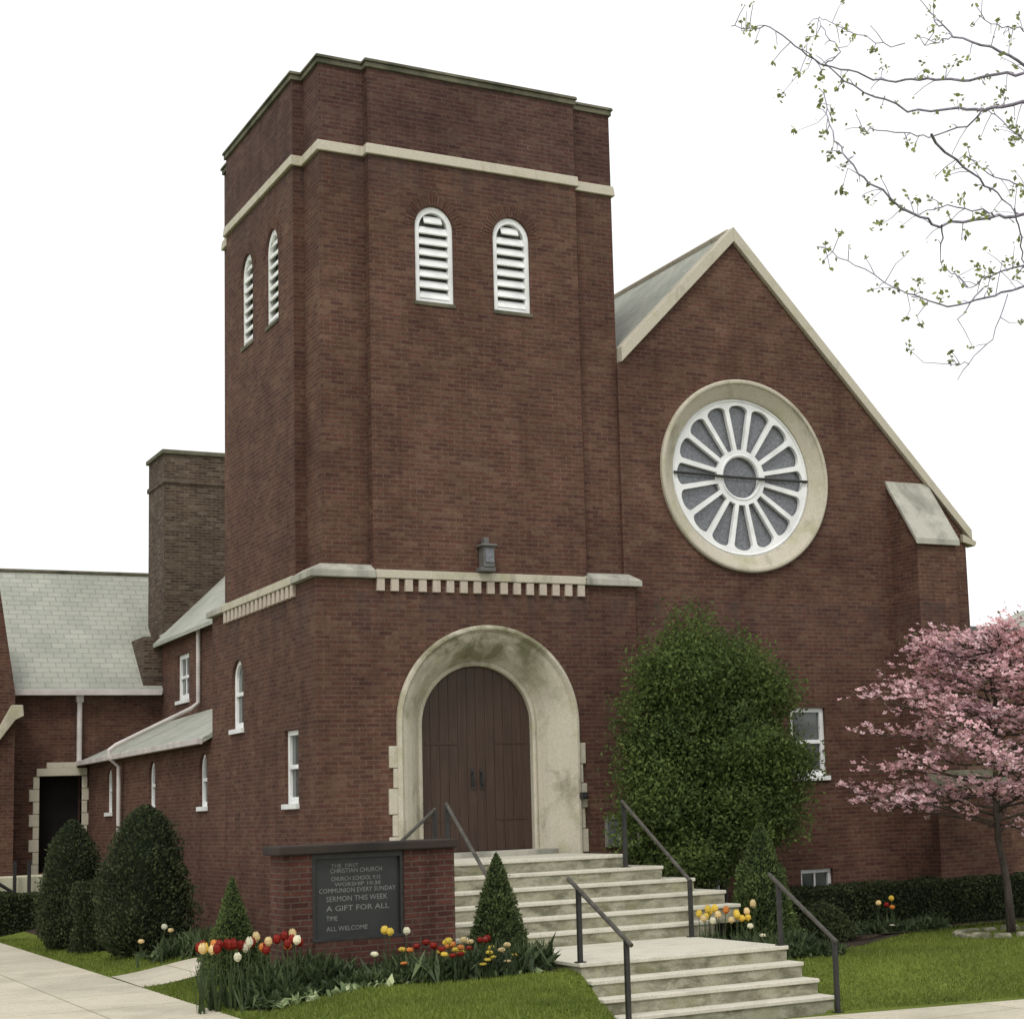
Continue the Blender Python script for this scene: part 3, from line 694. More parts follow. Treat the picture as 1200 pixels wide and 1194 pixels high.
rows = [(.885, .2, .52, 'THE  FIRST', .045), (.815, .19, .8, 'CHRISTIAN CHURCH', .06), (.715, .2, .78, 'CHURCH SCHOOL 9:15', .055), (.645, .24, .78, 'WORSHIP 10:30', .05), (.565, .06, .96, 'COMMUNION EVERY SUNDAY', .06),
        (.455, .14, .86, 'SERMON THIS WEEK', .07), (.335, .14, .88, 'A GIFT FOR ALL', .07), (.215, .14, .27, 'TIME', .06), (.085, .14, .62, 'ALL WELCOME', .06)]
bw_, bh = (bR-bL-.08), (cB-.06-bB)
deps = bpy.context.evaluated_depsgraph_get()
for v, a, b, txt, hh in rows:
    cu = bpy.data.curves.new('t', 'FONT'); cu.body = txt; cu.resolution_u = 2
    to = bpy.data.objects.new('t', cu); me = to.to_mesh()
    P = [p.co.copy() for p in me.vertices]; fcs = [tuple(p.vertices) for p in me.polygons]
    x0 = min(p.x for p in P); x1 = max(p.x for p in P); y1 = max(p.y for p in P)
    sx = (b-a)*bw_/(x1-x0); sz = hh*bh/y1*.95
    mb = MB(); mb.add([(bL+.04+a*bw_+(p.x-x0)*sx, SY+.066, bB+v*bh+p.y*sz) for p in P], fcs); mb.build('lettering', M_LETTER, bd, recalc=False)
    to.to_mesh_clear(); bpy.data.objects.remove(to); bpy.data.curves.remove(cu)

# ------------------------------------------------------------------ plants
def conifer(label, c, r, h, n, mat=M_CYP, leaf=.05, prof=None, group=None, name='conical_evergreen', sq=1.0, core=.8, cat='evergreen'):
    x, y = c; z0 = terr(x, y)-.03
    t = thing(name, label, cat, (x, y, z0), group)
    prof = prof or (lambda s: (1-s)**.75*min(1, (s+.12)*4.5))
    ph = rng.uniform(0, 9)
    def R(s, a): return r*prof(s)*(1+.26*noise.noise(Vector((cos(a)*1.4+ph, sin(a)*1.4, s*h*1.6)))+.16*noise.noise(Vector((cos(a)*4+ph, sin(a)*4, s*h*6))))
    V = []; nn = 20; m_ = 14
    for i in range(m_+1):
        s = i/m_*.96
        for k in range(nn):
            a = 2*pi*k/nn; q = R(s, a)*core; V.append((x+q*cos(a), y+q*sin(a)*sq, z0+.04+s*h))
    MB().add(V, [(i*nn+k, i*nn+(k+1) % nn, (i+1)*nn+(k+1) % nn, (i+1)*nn+k) for i in range(m_) for k in range(nn)]+[tuple(m_*nn+k for k in range(nn))]).build('shade_core', M_CORE, t, smooth_=True, recalc=False)  # dark core added so no light passes through the foliage
    MB().tube([(x, y, z0-.05), (x, y, z0+h*.5)], [.05, .03], 8).build('trunk', M_BARK, t)
    P = []; O = []
    while len(P) < n:
        s = rng.random()**1.15; pr = prof(s)
        if rng.random() > pr+.08: continue
        a = rng.uniform(0, 2*pi); q = R(s, a)*(rng.uniform(.76, 1.05)+max(0, rng.gauss(-.03, .07)))
        P.append((x+q*cos(a), y+q*sin(a)*sq, z0+.03+s*h)); O.append((cos(a)*.7, sin(a)*.7, .75))
    P = np.array(P); O = np.array(O)
    soup('foliage', leaves(P, leaf, .45, O, .55), None, mat, t)
    return t
egg = lambda s: max(0., (1-s**2.6))**.62*min(1, (s+.25)*2.6)
egg0 = lambda s: max(0., (1-s**2.2))**.6*min(1, (s+.3)*2.6)
G_ = 'clipped evergreens by the tower'
c = hit(583, 1130, 1, -4.35)
conifer('dark green cone-shaped evergreen at the right end of the church sign', (hit(583, 1080, 1, -4.3).x, -4.3), .38, 1.3, 10000, M_CYP, .045)
conifer('small bright green cone evergreen growing left of the church sign, against the tower wall', (hit(272, 1080, 1, -2.2).x, -2.2), .38, 1.22, 8000, M_CYPL, .045, prof=lambda s: (1-s)**.85*min(1, (s+.12)*5))
conifer('cone evergreen right of the entrance steps, in front of the tall shrub', (hit(893, 1050, 1, -2.75).x, -2.75), .54, 1.72, 14000, M_CYPL, .055, prof=lambda s: (1-s)**.7*min(1, (s+.2)*4))
conifer('low rounded dark bush between the cone evergreen and the long low hedge', (hit(962, 1080, 1, -2.1).x, -2.1), .42, .55, 6000, M_HEDGE, .06, egg0, name='low_bush', cat='bush')
conifer('tallest egg-shaped yew left of the tower, beside the downpipe', (hit(170, 1040, 1, 3.0).x, 3.0), .68, 2.12, 17000, M_YEW, .055, egg)
conifer('dark rounded yew in front of the side door', (hit(84, 1040, 1, 6.5).x, 6.5), .52, 2.02, 12000, M_YEW, .055, egg)
box_p = lambda s: .98 if s < .93 else .8
conifer('low square-clipped hedge block between the two yews', (hit(108, 1070, 1, 5.2).x+.05, 5.0), .38, 1.05, 8000, M_YEW, .05, box_p, name='clipped_hedge', cat='hedge')
def hedge(label, x0, x1, y0, y1, h, n, mat=M_HEDGE, leaf=.055, z=None):
    z0 = terr((x0+x1)/2, (y0+y1)/2)-.05 if z is None else z
    t = thing('hedge', label, 'hedge', ((x0+x1)/2, (y0+y1)/2, z0))
    MB().box(x0+.07, x1-.07, y0+.07, y1-.07, z0, z0+h-.08).build('shade_core', M_CORE, t, bevel=.06)  # dark block added inside the hedge to stop light coming through
    P = []; O = []
    while len(P) < n:
        x, y, zz = rng.uniform(x0, x1), rng.uniform(y0, y1), rng.random()*h
        d = min(x-x0, x1-x, y-y0, h-zz)
        if d > .13: continue
        b = .05*noise.noise(Vector((x*2.5, y*2.5, zz*3)))+.03
        o = [0, 0, 1] if h-zz < .13 else ([0, -1, .3] if y-y0 < .13 else [(-1 if x-x0 < x1-x else 1), 0, .3])
        P.append((x+o[0]*b, y+o[1]*b, z0+zz+o[2]*b)); O.append(o)
    soup('foliage', leaves(np.array(P), leaf, .55, np.array(O, float), .4), None, mat, t); return t
hedge('long low dark hedge under the nave wall, right of the steps', 6.6, 14.5, -1.2, -.35, .72, 30000)
hedge('low dark hedge beside the railing of the side door, at the left edge', hit(-20, 1075, 1, 11.6).x, hit(46, 1075, 1, 11.6).x, 11.4, 12.3, .75, 8000)

def blobtree(label, cat, c, H, trunk_h, lobes, n, mat, leaf, name, cores=True):
    x, y = c; z0 = terr(x, y)-.05
    t = thing(name, label, cat, (x, y, z0))
    mb = MB()
    for k in range(5):
        a = 2*pi*k/5+.4; q = .1
        mb.tube([(x+q*cos(a), y+q*sin(a), z0), (x+.25*cos(a), y+.2*sin(a), z0+H*.3), (x+.6*cos(a), y+.4*sin(a), z0+H*.7)], [.05, .035, .015], 7)
    mb.build('trunk', M_BARK, t)
    P = []; O = []
    tot = sum(l[3]*l[4]*l[5] for l in lobes)
    for (lx, ly, lz, rx, ry, rz) in lobes:
        nl = int(n*rx*ry*rz/tot*1.0)
        ncl = max(14, nl//55); 
        for q in range(ncl):
            d = Vector((rng.gauss(0, 1), rng.gauss(0, 1), rng.gauss(0, 1))).normalized(); rr = rng.random()**.33
            cc = Vector((lx+d.x*rx*rr, ly+d.y*ry*rr, lz+d.z*rz*rr))
            for j in range(nl//ncl):
                p = cc+Vector((rng.gauss(0, .14), rng.gauss(0, .14), rng.gauss(0, .11)))
                if p.y > -.1+.0: p.y = -.1-rng.random()*.2
                P.append(tuple(p)); O.append((d.x, d.y, .4))
    soup('foliage', leaves(np.array(P), leaf, .5, np.array(O), .35), None, mat, t)
    return t
SYc = -1.35
def pxl(x, y, Y=SYc): p = hit(x, y, 1, Y); return p
lobes = []
for (px, py, rx, rz) in [(806, 745, .28, .5), (790, 790, .6, .5), (840, 775, .5, .45), (880, 800, .5, .5), (905, 815, .35, .4), (765, 850, .45, .6), (830, 860, .75, .7), (895, 880, .55, .6), (925, 900, .35, .45),
                         (770, 930, .5, .6), (840, 950, .75, .65), (905, 950, .5, .5), (800, 1000, .65, .45), (750, 900, .28, .5), (745, 975, .25, .4), (845, 1000, .4, .35)]:
    p = pxl(px, py); lobes.append((p.x, SYc+rng.uniform(-.15, .1), p.z, rx, min(.75, rx*1.1), rz))
blobtree('tall broad green shrub between the entrance steps and the nave window', 'shrub', (5.6, -1.0), 4.4, 1, lobes, 90000, M_SHRUB, .066, 'tall_shrub')

# pink dogwood
dx, dy = 8.35, -3.3
p = hit(1186, 1098, 1, dy); dx = p.x; dz = terr(dx, dy)
dog = thing('dogwood_tree', 'pink flowering dogwood tree on the lawn right of the steps', 'tree', (dx, dy, dz))
mb = MB(); P = []; O = []
mb.tube([(dx, dy, dz-.1), (dx-.03, dy, dz+.7), (dx-.12, dy+.03, dz+1.35), (dx-.15, dy, dz+2.0), (dx-.05, dy, dz+3.0), (dx-.02, dy, dz+4.1)], [.075, .055, .05, .042, .03, .01], 9)
r2 = random.Random(5)
for i in range(84):
    zz = 1.45+2.75*(i/83)**.95; a = i*2.399+r2.uniform(-.3, .3)
    L = (1.78-1.1*max(0, (zz-2.0)/2.4)**1.0)*r2.uniform(.7, 1.12); L *= 1.3 if (zz < 2.9 and cos(a) < -.3 and i % 3) else 1
    if zz < 1.9: L *= .9
    pts = []; up0 = r2.uniform(-.05, .5)
    for k in range(7):
        s = k/6; aa = a+.25*sin(s*3+i); pts.append(Vector((dx-.1+cos(aa)*L*s, dy+sin(aa)*L*s, dz+zz+up0*L*s-.12*L*s*s+.25*max(0, s-.6)+.03*sin(7*s+i))))
    mb.tube(pts, [.017*(1-.75*k/6)+.003 for k in range(7)], 5, False)
    for k in range(1, 7):
        if k < 2 and r2.random() < .6: continue
        for j in range(3):
            b = pts[k]+(pts[min(6, k+1)]-pts[k])*r2.random() if k < 6 else pts[k]
            dirn = Vector((cos(a+r2.uniform(-1.3, 1.3)), sin(a+r2.uniform(-1.3, 1.3)), r2.uniform(.05, .5))); e = b+dirn*r2.uniform(.12, .4)
            mb.tube([b, e], [.007, .003], 4, False)
            for q in range(r2.randint(3, 7)):
                P.append(tuple(e+Vector((r2.gauss(0, .1), r2.gauss(0, .1), r2.gauss(.02, .05)))))
mb.build('trunk', M_BARK, dog, recalc=False, smooth_=True)
Vq = []
for p in P:
    n_ = Vector((r2.gauss(0, .45), r2.gauss(0, .45)-.35, 1)).normalized(); a0 = n_.orthogonal().normalized(); b0 = n_.cross(a0); ph = r2.uniform(0, 3); s_ = r2.uniform(.04, .06); c = Vector(p)
    for k in range(4):
        a = ph+k*pi/2; d = a0*cos(a)+b0*sin(a); e = a0*cos(a+pi/2)+b0*sin(a+pi/2)
        Vq += [c, c+d*s_*.6-e*s_*.42+n_*.008, c+d*s_+n_*.016, c+d*s_*.6+e*s_*.42+n_*.008]
soup('blossom', np.array([tuple(v) for v in Vq]), None, M_PINK, dog)
Pl = np.array([P[i] for i in range(0, len(P), 3)])+nrg.normal(scale=.07, size=(len(range(0, len(P), 3)), 3))
soup('leaves', leaves(Pl, .06, .5, None, 0, .1), None, M_DOGLEAF, dog)
# stone ring round its trunk
for k in range(14):
    a = 2*pi*k/14; x, y = dx-.1+.75*cos(a), dy+.6*sin(a); z = terr(x, y)
    mb = MB(); ca, sa = cos(a+pi/2), sin(a+pi/2); L, Wd, Hh = .14*rng.uniform(.8, 1.15), .07, .09*rng.uniform(.7, 1.2)
    q = [(L*u*ca-Wd*v*sa+x, L*u*sa+Wd*v*ca+y) for u, v in ((-1, -1), (1, -1), (1, 1), (-1, 1))]
    q2 = [(x+(px-x)*.85, y+(py-y)*.85) for px, py in q]
    o = mb.prism(q, z-.03, z+Hh*.8, q2).build('edging_stone', M_RISER, bevel=.02); tag(o, 'grey edging stone in the low ring round the foot of the dogwood', 'stone', 'edging stones round the dogwood')
# soil inside beds, structure
def bed(name, pts, off=.02):
    cx_ = sum(p[0] for p in pts)/len(pts); cy_ = sum(p[1] for p in pts)/len(pts)
    V = [(cx_, cy_, terr(cx_, cy_)+off+.03)]; n = len(pts)*6; ring = []
    for i in range(len(pts)):
        a, b = pts[i], pts[(i+1) % len(pts)]
        for k in range(6): ring.append((lerp(a[0], b[0], k/6), lerp(a[1], b[1], k/6)))
    m_ = 5
    for j in range(1, m_+1):
        for (x, y) in ring:
            X, Y = lerp(cx_, x, j/m_), lerp(cy_, y, j/m_); V.append((X, Y, terr(X, Y)+off*(1 if j < m_ else -.5)))
    f = [(0, 1+i, 1+(i+1) % n) for i in range(n)]+[(1+(j-1)*n+i, 1+(j-1)*n+(i+1) % n, 1+j*n+(i+1) % n, 1+j*n+i) for j in range(1, m_) for i in range(n)]
    o = MB().add(V, f).build(name, M_SOIL, recalc=False, smooth_=True); tag(o, kind='structure')
bed('soil', [(sL-.55, SY-.72), (sR+.9, SY-1.2), (1.13, SY-.9), (1.12, SY+.2), (sR, SY+.6), (sL-.6, SY+.7)])
bed('soil', [(-1.85, 3.2), (-1.2, 1.0), (0, 1.0), (0, 12), (-1.9, 12), (-1.9, 8.9)])
bed('soil', [(4.0, -3.9), (4.3, -4.1), (6.6, -3.2), (9, -1.5), (14, -1.5), (14, 0), (5, 0), (4.1, -3.1)])
bed('soil', [(-1.6, -1.1), (-.05, -1.1), (-.05, -3.4), (-1.6, -3.4)])
mb = MB()
c0, c1 = Vector((-1.86, 9.2)), Vector((-1.86, 3.3))
mb.box(-1.95, -1.82, 3.3, 9.2, .3, .47); mb.box(-1.82, -1.2, 3.2, 3.3, .3, .46)
o = mb.build('bed_edging', M_TREAD, bevel=.02); tag(o, 'long pale concrete edging along the yew bed beside the path', 'edging')

# stoop and railing of the side door
st = thing('side_stoop', 'cream concrete stoop below the side door at the left edge', 'steps', (-1.7, 14.2, .4))
gL = -1.62
mb = MB(); mb.box(-4.5, -.85, 13.2, 14.29, .2, 1.44); mb.build('platform', M_CREAM, st, bevel=.01)
for k in range(4): MB().box(-.845+.25*k, -.6+.25*k, 13.25, 14.8, .2, 1.44-.24*(k+1)).build('tread', M_CREAM, st)
rl = thing('stoop_railing', 'dark iron railing in front of the cream stoop at the left edge', 'railing', (-1.9, 13.0, .4))
for px in (17, 34, -12):
    q = hit(px, 1040, 1, 13.0); MB().box(q.x-.03, q.x+.03, 12.97, 13.03, .3, 1.75).build('baluster', M_IRON, rl)
q0, q1 = hit(-30, 1018, 1, 12.95), hit(42, 1062, 1, 12.95)
MB().tube([tuple(q0), tuple(q1)], .035, 6).build('rail', M_IRON, rl)

# ------------------------------------------------------------------ tulips
def tulip_proto(colour, h=.42):
    t = bpy.data.objects.new('tulip', None); COL.objects.link(t)
    MB().tube([(0, 0, 0), (.01, 0, h*.5), (0, .01, h)], .006, 5).build('stem', M_TULEAF, t)
    V = []
    for k in range(3):
        a = k*2.1+.3; d = Vector((cos(a), sin(a), 0)); s = Vector((-sin(a), cos(a), 0)); L = h*rng.uniform(.6, .8)
        pts = [(0, .008), (.3, .018), (.7, .014), (1, .001)]
        for (u0, w0), (u1, w1) in zip(pts, pts[1:]):
            A, B = d*(.02+.13*u0**1.5)+Vector((0, 0, L*u0)), d*(.02+.13*u1**1.5)+Vector((0, 0, L*u1)); V += [A-s*w0, A+s*w0, B+s*w1, B-s*w1]
    f = soup('leaf', np.array([tuple(v) for v in V]), None, M_TULEAF, t)
    V = []; R = .038; Hh = .075
    for k in range(6):
        a = k*pi/3; d = Vector((cos(a), sin(a), 0)); s = Vector((-sin(a), cos(a), 0)); rr = 1 if k % 2 else .88
        pts = [(0, .25, .012), (.3, 1, .03), (.65, 1.05, .031), (1, .72, .006)]
        for (u0, r0, w0), (u1, r1, w1) in zip(pts, pts[1:]):
            A, B = d*R*r0*rr+Vector((0, 0, h+Hh*u0)), d*R*r1*rr+Vector((0, 0, h+Hh*u1)); V += [A-s*w0, A+s*w0, B+s*w1, B-s*w1]
    soup('bloom', np.array([tuple(v) for v in V]), None, TUL[colour], t)
    return t
protos = {}
def put_tulip(colour, x, y, z, s, place):
    if colour not in protos: t = protos[colour] = tulip_proto(colour)
    else: t = copy_tree(protos[colour])
    t.location = (x, y, z); t.scale = (.85, .85, s); t.rotation_euler = (rng.uniform(-.12, .12), rng.uniform(-.12, .12), rng.uniform(0, 6))
    tag(t, f'{colour} tulip in bloom {place}', 'tulip', f'{colour} tulips {place}')
TUL_PX = dict(
 L=('in the bed before the left end of the church sign', (-5.0, -4.25), [('cream', 237.6, 1090.5), ('orange', 247.5, 1110), ('red', 260, 1097), ('red', 275, 1098), ('white', 296, 1099.7), ('cream', 311.7, 1095), ('cream', 319, 1103), ('orange', 305, 1110), ('white', 282, 1110.7), ('white', 285, 1121),
    ('cream', 349.4, 1093), ('white', 342, 1101.5), ('red', 240, 1098), ('red', 244, 1104), ('red', 268, 1094), ('red', 281, 1096), ('red', 266, 1101), ('red', 330, 1100), ('red', 336, 1106), ('red', 325, 1097), ('red', 311, 1107), ('orange', 252, 1106), ('red', 346, 1100), ('cream', 246, 1113), ('red', 352, 1104), ('red', 316, 1113), ('red', 297, 1106), ('red', 288, 1104), ('red', 258, 1112), ('orange', 341, 1108), ('red', 273, 1108), ('yellow', 236, 1104)]),
 M=('in the bed before the board of the church sign', (-4.95, -4.45), [('yellow', 455, 1089.4), ('yellow', 457, 1092), ('white', 473.8, 1091), ('white', 435, 1118), ('yellow', 469, 1112.5), ('orange', 476.7, 1113), ('orange', 470, 1128)]),
 R=('in the bed before the right end of the church sign', (-5.35, -4.5), [('yellow', 528, 1101.5), ('yellow', 520.7, 1114), ('yellow', 518, 1118), ('orange', 537, 1110), ('orange', 534, 1106), ('cream', 553.7, 1103), ('cream', 546, 1101), ('red', 566.5, 1098), ('red', 571, 1101), ('red', 562, 1101), ('yellow', 572, 1116), ('yellow', 570, 1124),
    ('cream', 594, 1107), ('white', 586.7, 1117), ('cream', 594, 1126), ('red', 508, 1109), ('red', 498, 1104), ('red', 541, 1117), ('orange', 524, 1108), ('red', 514, 1112), ('red', 504, 1107), ('red', 533, 1119), ('red', 549, 1111), ('red', 489, 1108), ('yellow', 580, 1121), ('yellow', 576, 1110), ('yellow', 543, 1115), ('yellow', 532, 1112), ('cream', 584, 1112), ('yellow', 566, 1129), ('yellow', 598, 1118), ('yellow', 524, 1104)]),
 W=('near the foot of the tallest yew', (1.1, 2.0), [('white', 190.6, 1086), ('cream', 200.5, 1090), ('cream', 162, 1103)]),
 P=('in the bed right of the landing', (-3.9, -3.3), [('yellow', 836.7, 1065), ('yellow', 820, 1070), ('cream', 828.5, 1075), ('yellow', 860, 1070), ('orange', 853, 1066), ('cream', 874.5, 1068), ('cream', 890, 1055), ('white', 875, 1085), ('white', 891.5, 1096), ('yellow', 842, 1064), ('yellow', 862, 1073), ('yellow', 832, 1068), ('yellow', 824, 1074), ('cream', 846, 1071), ('yellow', 868, 1076), ('yellow', 880, 1074), ('white', 838, 1078), ('cream', 857, 1078)]),
 H=('in front of the long low hedge', (-1.9, -1.6), [('cream', 1030, 1057.5), ('yellow', 1043, 1052.5), ('orange', 1043, 1062.7), ('white', 1045, 1088), ('red', 967, 1062), ('red', 972, 1066), ('red', 1036, 1060)]))
tpos = []
for key, (place, (ya, yb), lst) in TUL_PX.items():
    for col, px, py in lst:
        y = rng.uniform(ya, yb)
        for it in range(4):
            p = hit(px, py, 1, y); g = terr(p.x, y); 
            if p.z-g > .62 and y < yb: y = min(yb, y+.12)
            elif p.z-g < .3 and y > ya: y = max(ya, y-.12)
        s = max(.3, (p.z-g)/(.455)); s = min(s, 1.5)
        put_tulip(col, p.x, y, g-.0, s, place); tpos.append((p.x, y, g))
# leafy ground cover of the beds (uncountable leaves)
def bedleaves(name, label, regions, n, L, mat, asp=.18, up=1.6):
    P = []
    for (x0, x1, y0, y1, w) in regions:
        for i in range(int(n*w)):
            x, y = rng.uniform(x0, x1), rng.uniform(y0, y1); dd = noise.noise(Vector((x*2.2, y*2.2, 3)))
            if dd < -.25: continue
            P.append((x, y, terr(x, y)+L*rng.uniform(.1, .55)*(1+dd)))
    o = soup(name, leaves(np.array(P), L, asp, None, 0, up), None, mat); tag(o, label, 'plants', None, 'stuff')
bedleaves('bed_foliage', 'upright green tulip leaves and ground cover filling the flower beds', [(sL-.5, 1.05, SY-.85, SY-.05, .6), (sL-.6, sL, SY, SY+.6, .05), (-1.5, -.1, -1.6, .6, .1), (3.95, 5.7, -4.15, -3.25, .6), (6.2, 9.3, -1.9, -1.3, .18), (-1.8, -1.0, 1.1, 2.6, .05)], 16000, .2, M_TULEAF, .24, .75)
bedleaves('tall_bed_foliage', 'tall blue-green tulip leaves standing among the blooms of the beds', [(sL-.45, sL+.75, SY-.62, SY-.05, .45), (sR-.9, sR+.75, SY-1.1, SY-.3, .25), (4.0, 5.3, -4.05, -3.3, .3), (-1.7, -.9, 1.1, 2.1, .15)], 5200, .34, M_TULEAF, .13, 1.2)
bedleaves('pale_bed_foliage', 'pale variegated leaves along the front edge of the sign bed', [(sL-.4, -.9, SY-.98, SY-.72, .5), (-1.8, -.9, 1.2, 2.2, .2), (.2, .9, SY-1.1, SY-.9, .15), (-.8, 0, SY-.9, SY-.7, .1)], 420, .13, M_HOSTA, .5, .5)

# ------------------------------------------------------------------ grass blades
def in_poly(x, y, P):
    c = False; j = len(P)-1
    for i in range(len(P)):
        if (P[i][1] > y) != (P[j][1] > y) and x < (P[j][0]-P[i][0])*(y-P[i][1])/(P[j][1]-P[i][1])+P[i][0]: c = not c
        j = i
    return c
lawns = [[(-2.58, -9.2), (1.14, -9.2), (1.14, -5.2), (.9, -5.3), (sR+.9, SY-1.2), (sL-.75, SY-.75), (-1.7, -1), (-2.55, -.97)], [(-2.5, .97), (-1.3, .97), (-1.9, 3.2), (-1.97, 9.2), (-2.5, 11.3)],
         [(3.98, -6.45), (14, -8.55), (14, -1.4), (9, -1.5), (6.6, -3.2), (4.3, -4.1), (3.95, -4)]]
pts = []
wt = [1, .5, 2.0]
for L, w, dens in zip(lawns, wt, (2400, 1200, 1500)):
    xs = [p[0] for p in L]; ys = [p[1] for p in L]; ar_ = (max(xs)-min(xs))*(max(ys)-min(ys))
    for i in range(int(ar_*dens)):
        x, y = rng.uniform(min(xs), max(xs)), rng.uniform(min(ys), max(ys))
        if in_poly(x, y, L): pts.append((x, y, terr(x, y)))
P = np.array(pts); n = len(P)
d = nrg.normal(scale=.35, size=(n, 3)); d[:, 2] = 1; d /= np.linalg.norm(d, axis=1, keepdims=True)
a = nrg.uniform(0, 2*pi, n); s = np.stack([np.cos(a), np.sin(a), np.zeros(n)], 1)*.006
L = nrg.uniform(.025, .06, (n, 1))
o = soup('grass', np.stack([P-s, P+s, P+d*L], 1).reshape(-1, 3), None, M_GRASSB, None, 3); tag(o, 'short green mown grass of the church lawns', 'grass', None, 'stuff')

# ------------------------------------------------------------------ overhanging tree at the right, close to the camera
def px3(x, y, d): # point at forward distance d along a pixel ray
    return CAM + (RT*((x-CX)/F_PX) - UP*((y-CY)/F_PX) + FW)*d
tb = px3(1750, 1500, 13); tbx, tby = tb.x, tb.y
mt = thing('maple_tree', 'street tree whose thin budding branches hang into the top right of the sky', 'tree', (tbx, tby, terr(tbx, tby)))
D0 = 11.5
BR = [
 (12.2, [(1450, 260), (1200, 75.6), (1163, 57), (1116.7, 43.5), (1102, 29.5), (1085, 8)], .012), (12.1, [(1116.7, 43.5), (1100, 48), (1083.5, 53.5)], .005),
 (11.6, [(1450, 160), (1200, 86), (1159, 88), (1115, 96), (1078, 92), (1041, 96.5), (1004, 88), (964, 75.6), (930.6, 53.4), (903, 31), (880, 34), (857, 31)], .010),
 (11.0, [(1450, 190), (1200, 120), (1152, 127), (1115, 128), (1063, 130), (1012, 107), (967, 79), (940, 58)], .012),
 (11.0, [(1152, 127), (1133, 149), (1089, 161), (1060, 157), (1019, 151), (1008, 156)], .006),
 (11.1, [(1089, 161), (1128, 197), (1163, 221), (1189, 247), (1230, 260)], .010),
 (10.5, [(1450, 330), (1200, 251), (1159, 256), (1100, 265), (1071, 252), (1019, 214), (993, 186), (978, 162), (968, 130), (966, 107)], .010),
 (11.4, [(1450, 420), (1200, 334), (1166, 346), (1122, 358), (1078, 352), (1048, 335), (1001, 310), (967, 291)], .008),
 (10.5, [(1104, 265), (1102, 295)], .006), (11.4, [(1152, 339), (1122, 374)], .006), (11.4, [(1181, 345), (1163, 398), (1135, 425), (1115, 427)], .004),
 (11.8, [(1300, 220), (1200, 166), (1166, 136), (1152, 127)], .008), (11.9, [(1133, 337), (1107, 313)], .006), (11.5, [(1250, 300), (1189, 313), (1155, 324), (1133, 337)], .008),
 (11.2, [(1240, 240), (1189, 214), (1159, 205), (1130, 182)], .007), (10.8, [(1171, 254), (1152, 247), (1111, 241), (1080, 250)], .006),
 (12.4, [(1061, 53), (1026, 48), (978, 31), (960, 20)], .004), (12.0, [(1260, 60), (1200, 33), (1175, 34), (1150, 20)], .006),
 (11.6, [(964, 75.6), (985, 62), (968, 40), (958, 22)], .005), (11.0, [(1189, 247), (1196, 280), (1200, 310), (1230, 330)], .006)]
mb = MB()
top = px3(1560, 330, 12.5)
mb.tube([(tbx, tby, -.1), (tbx-.02, tby+.02, 1.5), tuple(Vector((tbx, tby, 3))), tuple(top), tuple(top+Vector((-.3, .2, 2.0)))], [.24, .19, .17, .12, .06], 12)
BP = []; tips = []; r3 = random.Random(3)
for d0, pl, r0 in BR:
    pts = []; dd = d0
    if pl[0][0] > 1400: pts.append(tuple(lerp(top.z, 0, 0) and (top if False else top)))
    q = []
    for i in range(len(pl)-1):
        for k in range(4):
            t = k/4; x = lerp(pl[i][0], pl[i+1][0], t); y = lerp(pl[i][1], pl[i+1][1], t)
            q.append((x+r3.gauss(0, 1.2), y+r3.gauss(0, 1.5)))
    q.append(pl[-1]); nq = len(q)
    P3 = [px3(x, y, d0+.35*sin(i*.21+d0*9)) for i, (x, y) in enumerate(q)]
    if pl[0][0] > 1400: P3 = [top+(P3[0]-top)*t for t in (0, .5)]+P3; rad = [r0*2.6, r0*2.0]+[lerp(r0*1.3, .003, (i/nq)**.7) for i in range(nq)]
    else: rad = [lerp(r0, .0025, i/nq) for i in range(nq)]
    mb.tube(P3, rad, 6, False); BP += P3[(2 if pl[0][0] > 1400 else 0):]
    for i in range(3, len(P3)):
        if r3.random() < .5:
            b = P3[i]; e = b+(RT*r3.uniform(-1, .4)+UP*r3.uniform(-1, 1)+FW*r3.uniform(-1, 1)).normalized()*r3.uniform(.04, .22)
            mb.tube([b, (b+e)/2+Vector((0, 0, .01)), e], [.003, .0025, .002], 4, False); tips.append((e, r3.random()))
        if r3.random() < .22: tips.append((P3[i], .3*r3.random()))
mb.build('trunk', M_TWIG, mt, recalc=False, smooth_=True)
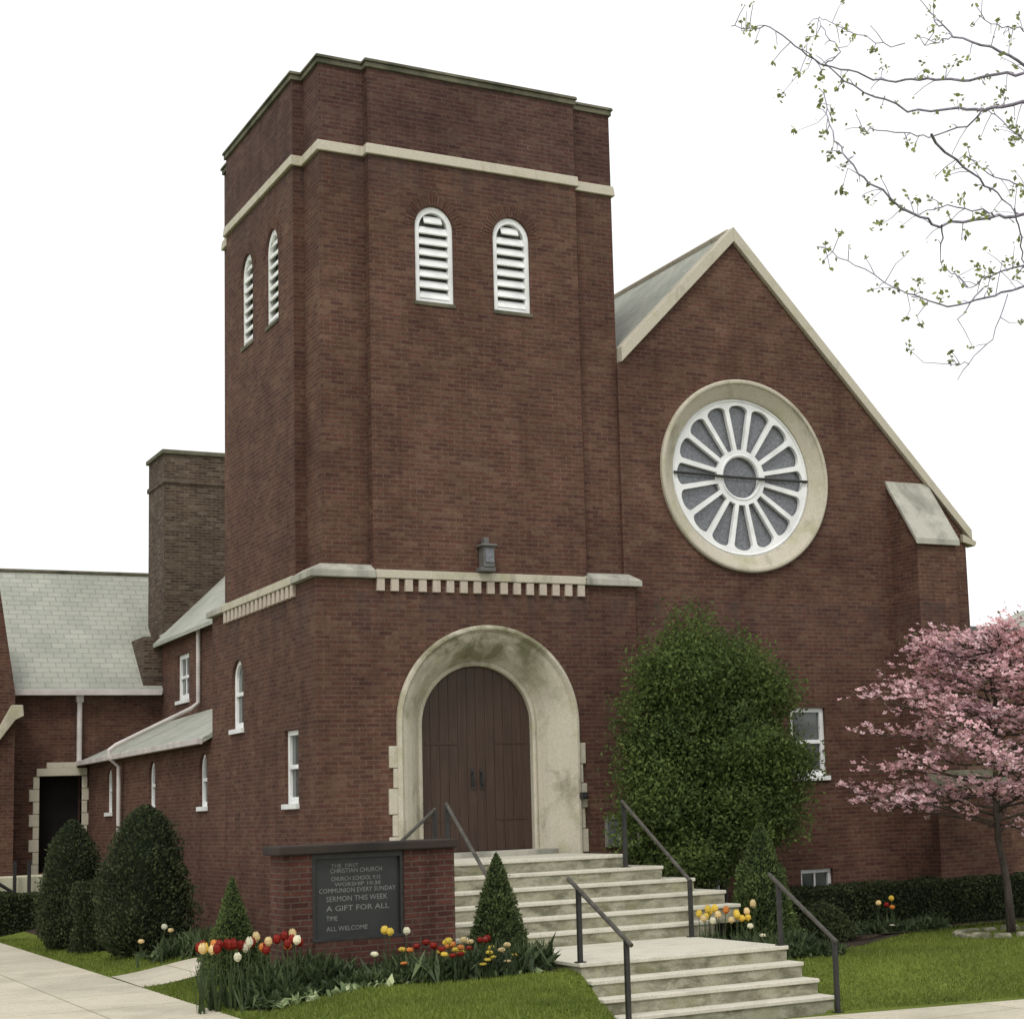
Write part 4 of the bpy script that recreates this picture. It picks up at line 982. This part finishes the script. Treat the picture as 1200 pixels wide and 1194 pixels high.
CL = [(878, 34, 1), (948, 45, 1.3), (935, 87, 1.2), (962, 88, 1.1), (915, 112, 1.1), (962, 120, .7), (975, 130, .6), (930, 155, .6), (964, 158, .7), (974, 184, .6), (988, 193, .7), (986, 224, .8), (1019, 236, .7), (1045, 238, .8), (1030, 265, 1), (1075, 236, .8), (1128, 232, .9), (1111, 202, .7), (1071, 172, 1.1), (1013, 150, .9),
      (1084, 80, 1.4), (1035, 78, 1), (1021, 60, .8), (1121, 70, .9), (1154, 92, 1.1), (1122, 117, .9), (1150, 128, 1), (1168, 121, .9), (1188, 145, 1.3), (1196, 160, 1.4), (1185, 163, 1), (1131, 184, 1), (1195, 224, 1.8), (969, 290, 1), (1075, 330, 1.2), (1080, 352, 1), (1103, 350, 1.2), (1145, 312, 1), (1153, 325, 1.4), (1160, 320, 1.2), (1182, 308, 1.2),
      (1196, 318, 1.2), (1063, 407, .9), (1113, 423, .5), (1062, 373, .6), (1080, 384, .5), (1132, 274, .6), (1098, 45, .6), (1092, 33, .8), (995, 32, .8), (1105, 315, .7), (1118, 318, .7), (984, 274, .5), (1050, 338, .8), (1197, 378, .7), (1175, 108, .9), (1063, 298, .6), (1140, 30, .5), (1190, 30, .7), (1000, 46, .6), (1150, 250, .7)]
LP = []; tw = MB()
for x, y, s_ in CL:
    c = px3(x, y, r3.uniform(10.6, 12)); b = min(BP, key=lambda p: (abs((p-CAM).normalized().dot((c-CAM).normalized())-1)*400+(p-c).length*.05)); L_ = (b-c).length
    if L_ > .5: c = px3(x, y, (b-CAM).dot(FW)+r3.uniform(-.1, .1))
    m1 = b+(c-b)*.4+Vector((r3.gauss(0, .03), r3.gauss(0, .03), r3.gauss(0, .03))); tw.tube([b, m1, c], [.003, .0024, .0015], 4, False)
    tips.append((m1, .2)) if r3.random() < .6 else None

    for k in range(int(13*s_)): LP.append(tuple(c+Vector((r3.gauss(0, .021), r3.gauss(0, .021), r3.gauss(0, .021)))*s_))
for e, w in tips:
    for k in range(1+int(4*w)): LP.append(tuple(e+Vector((r3.gauss(0, .012), r3.gauss(0, .012), r3.gauss(0, .012)))))
LP = np.array(LP)
tw.build('twigs', M_TWIG, mt, recalc=False)
soup('young_leaves', leaves(LP, .036, .6), None, M_BUD, mt)
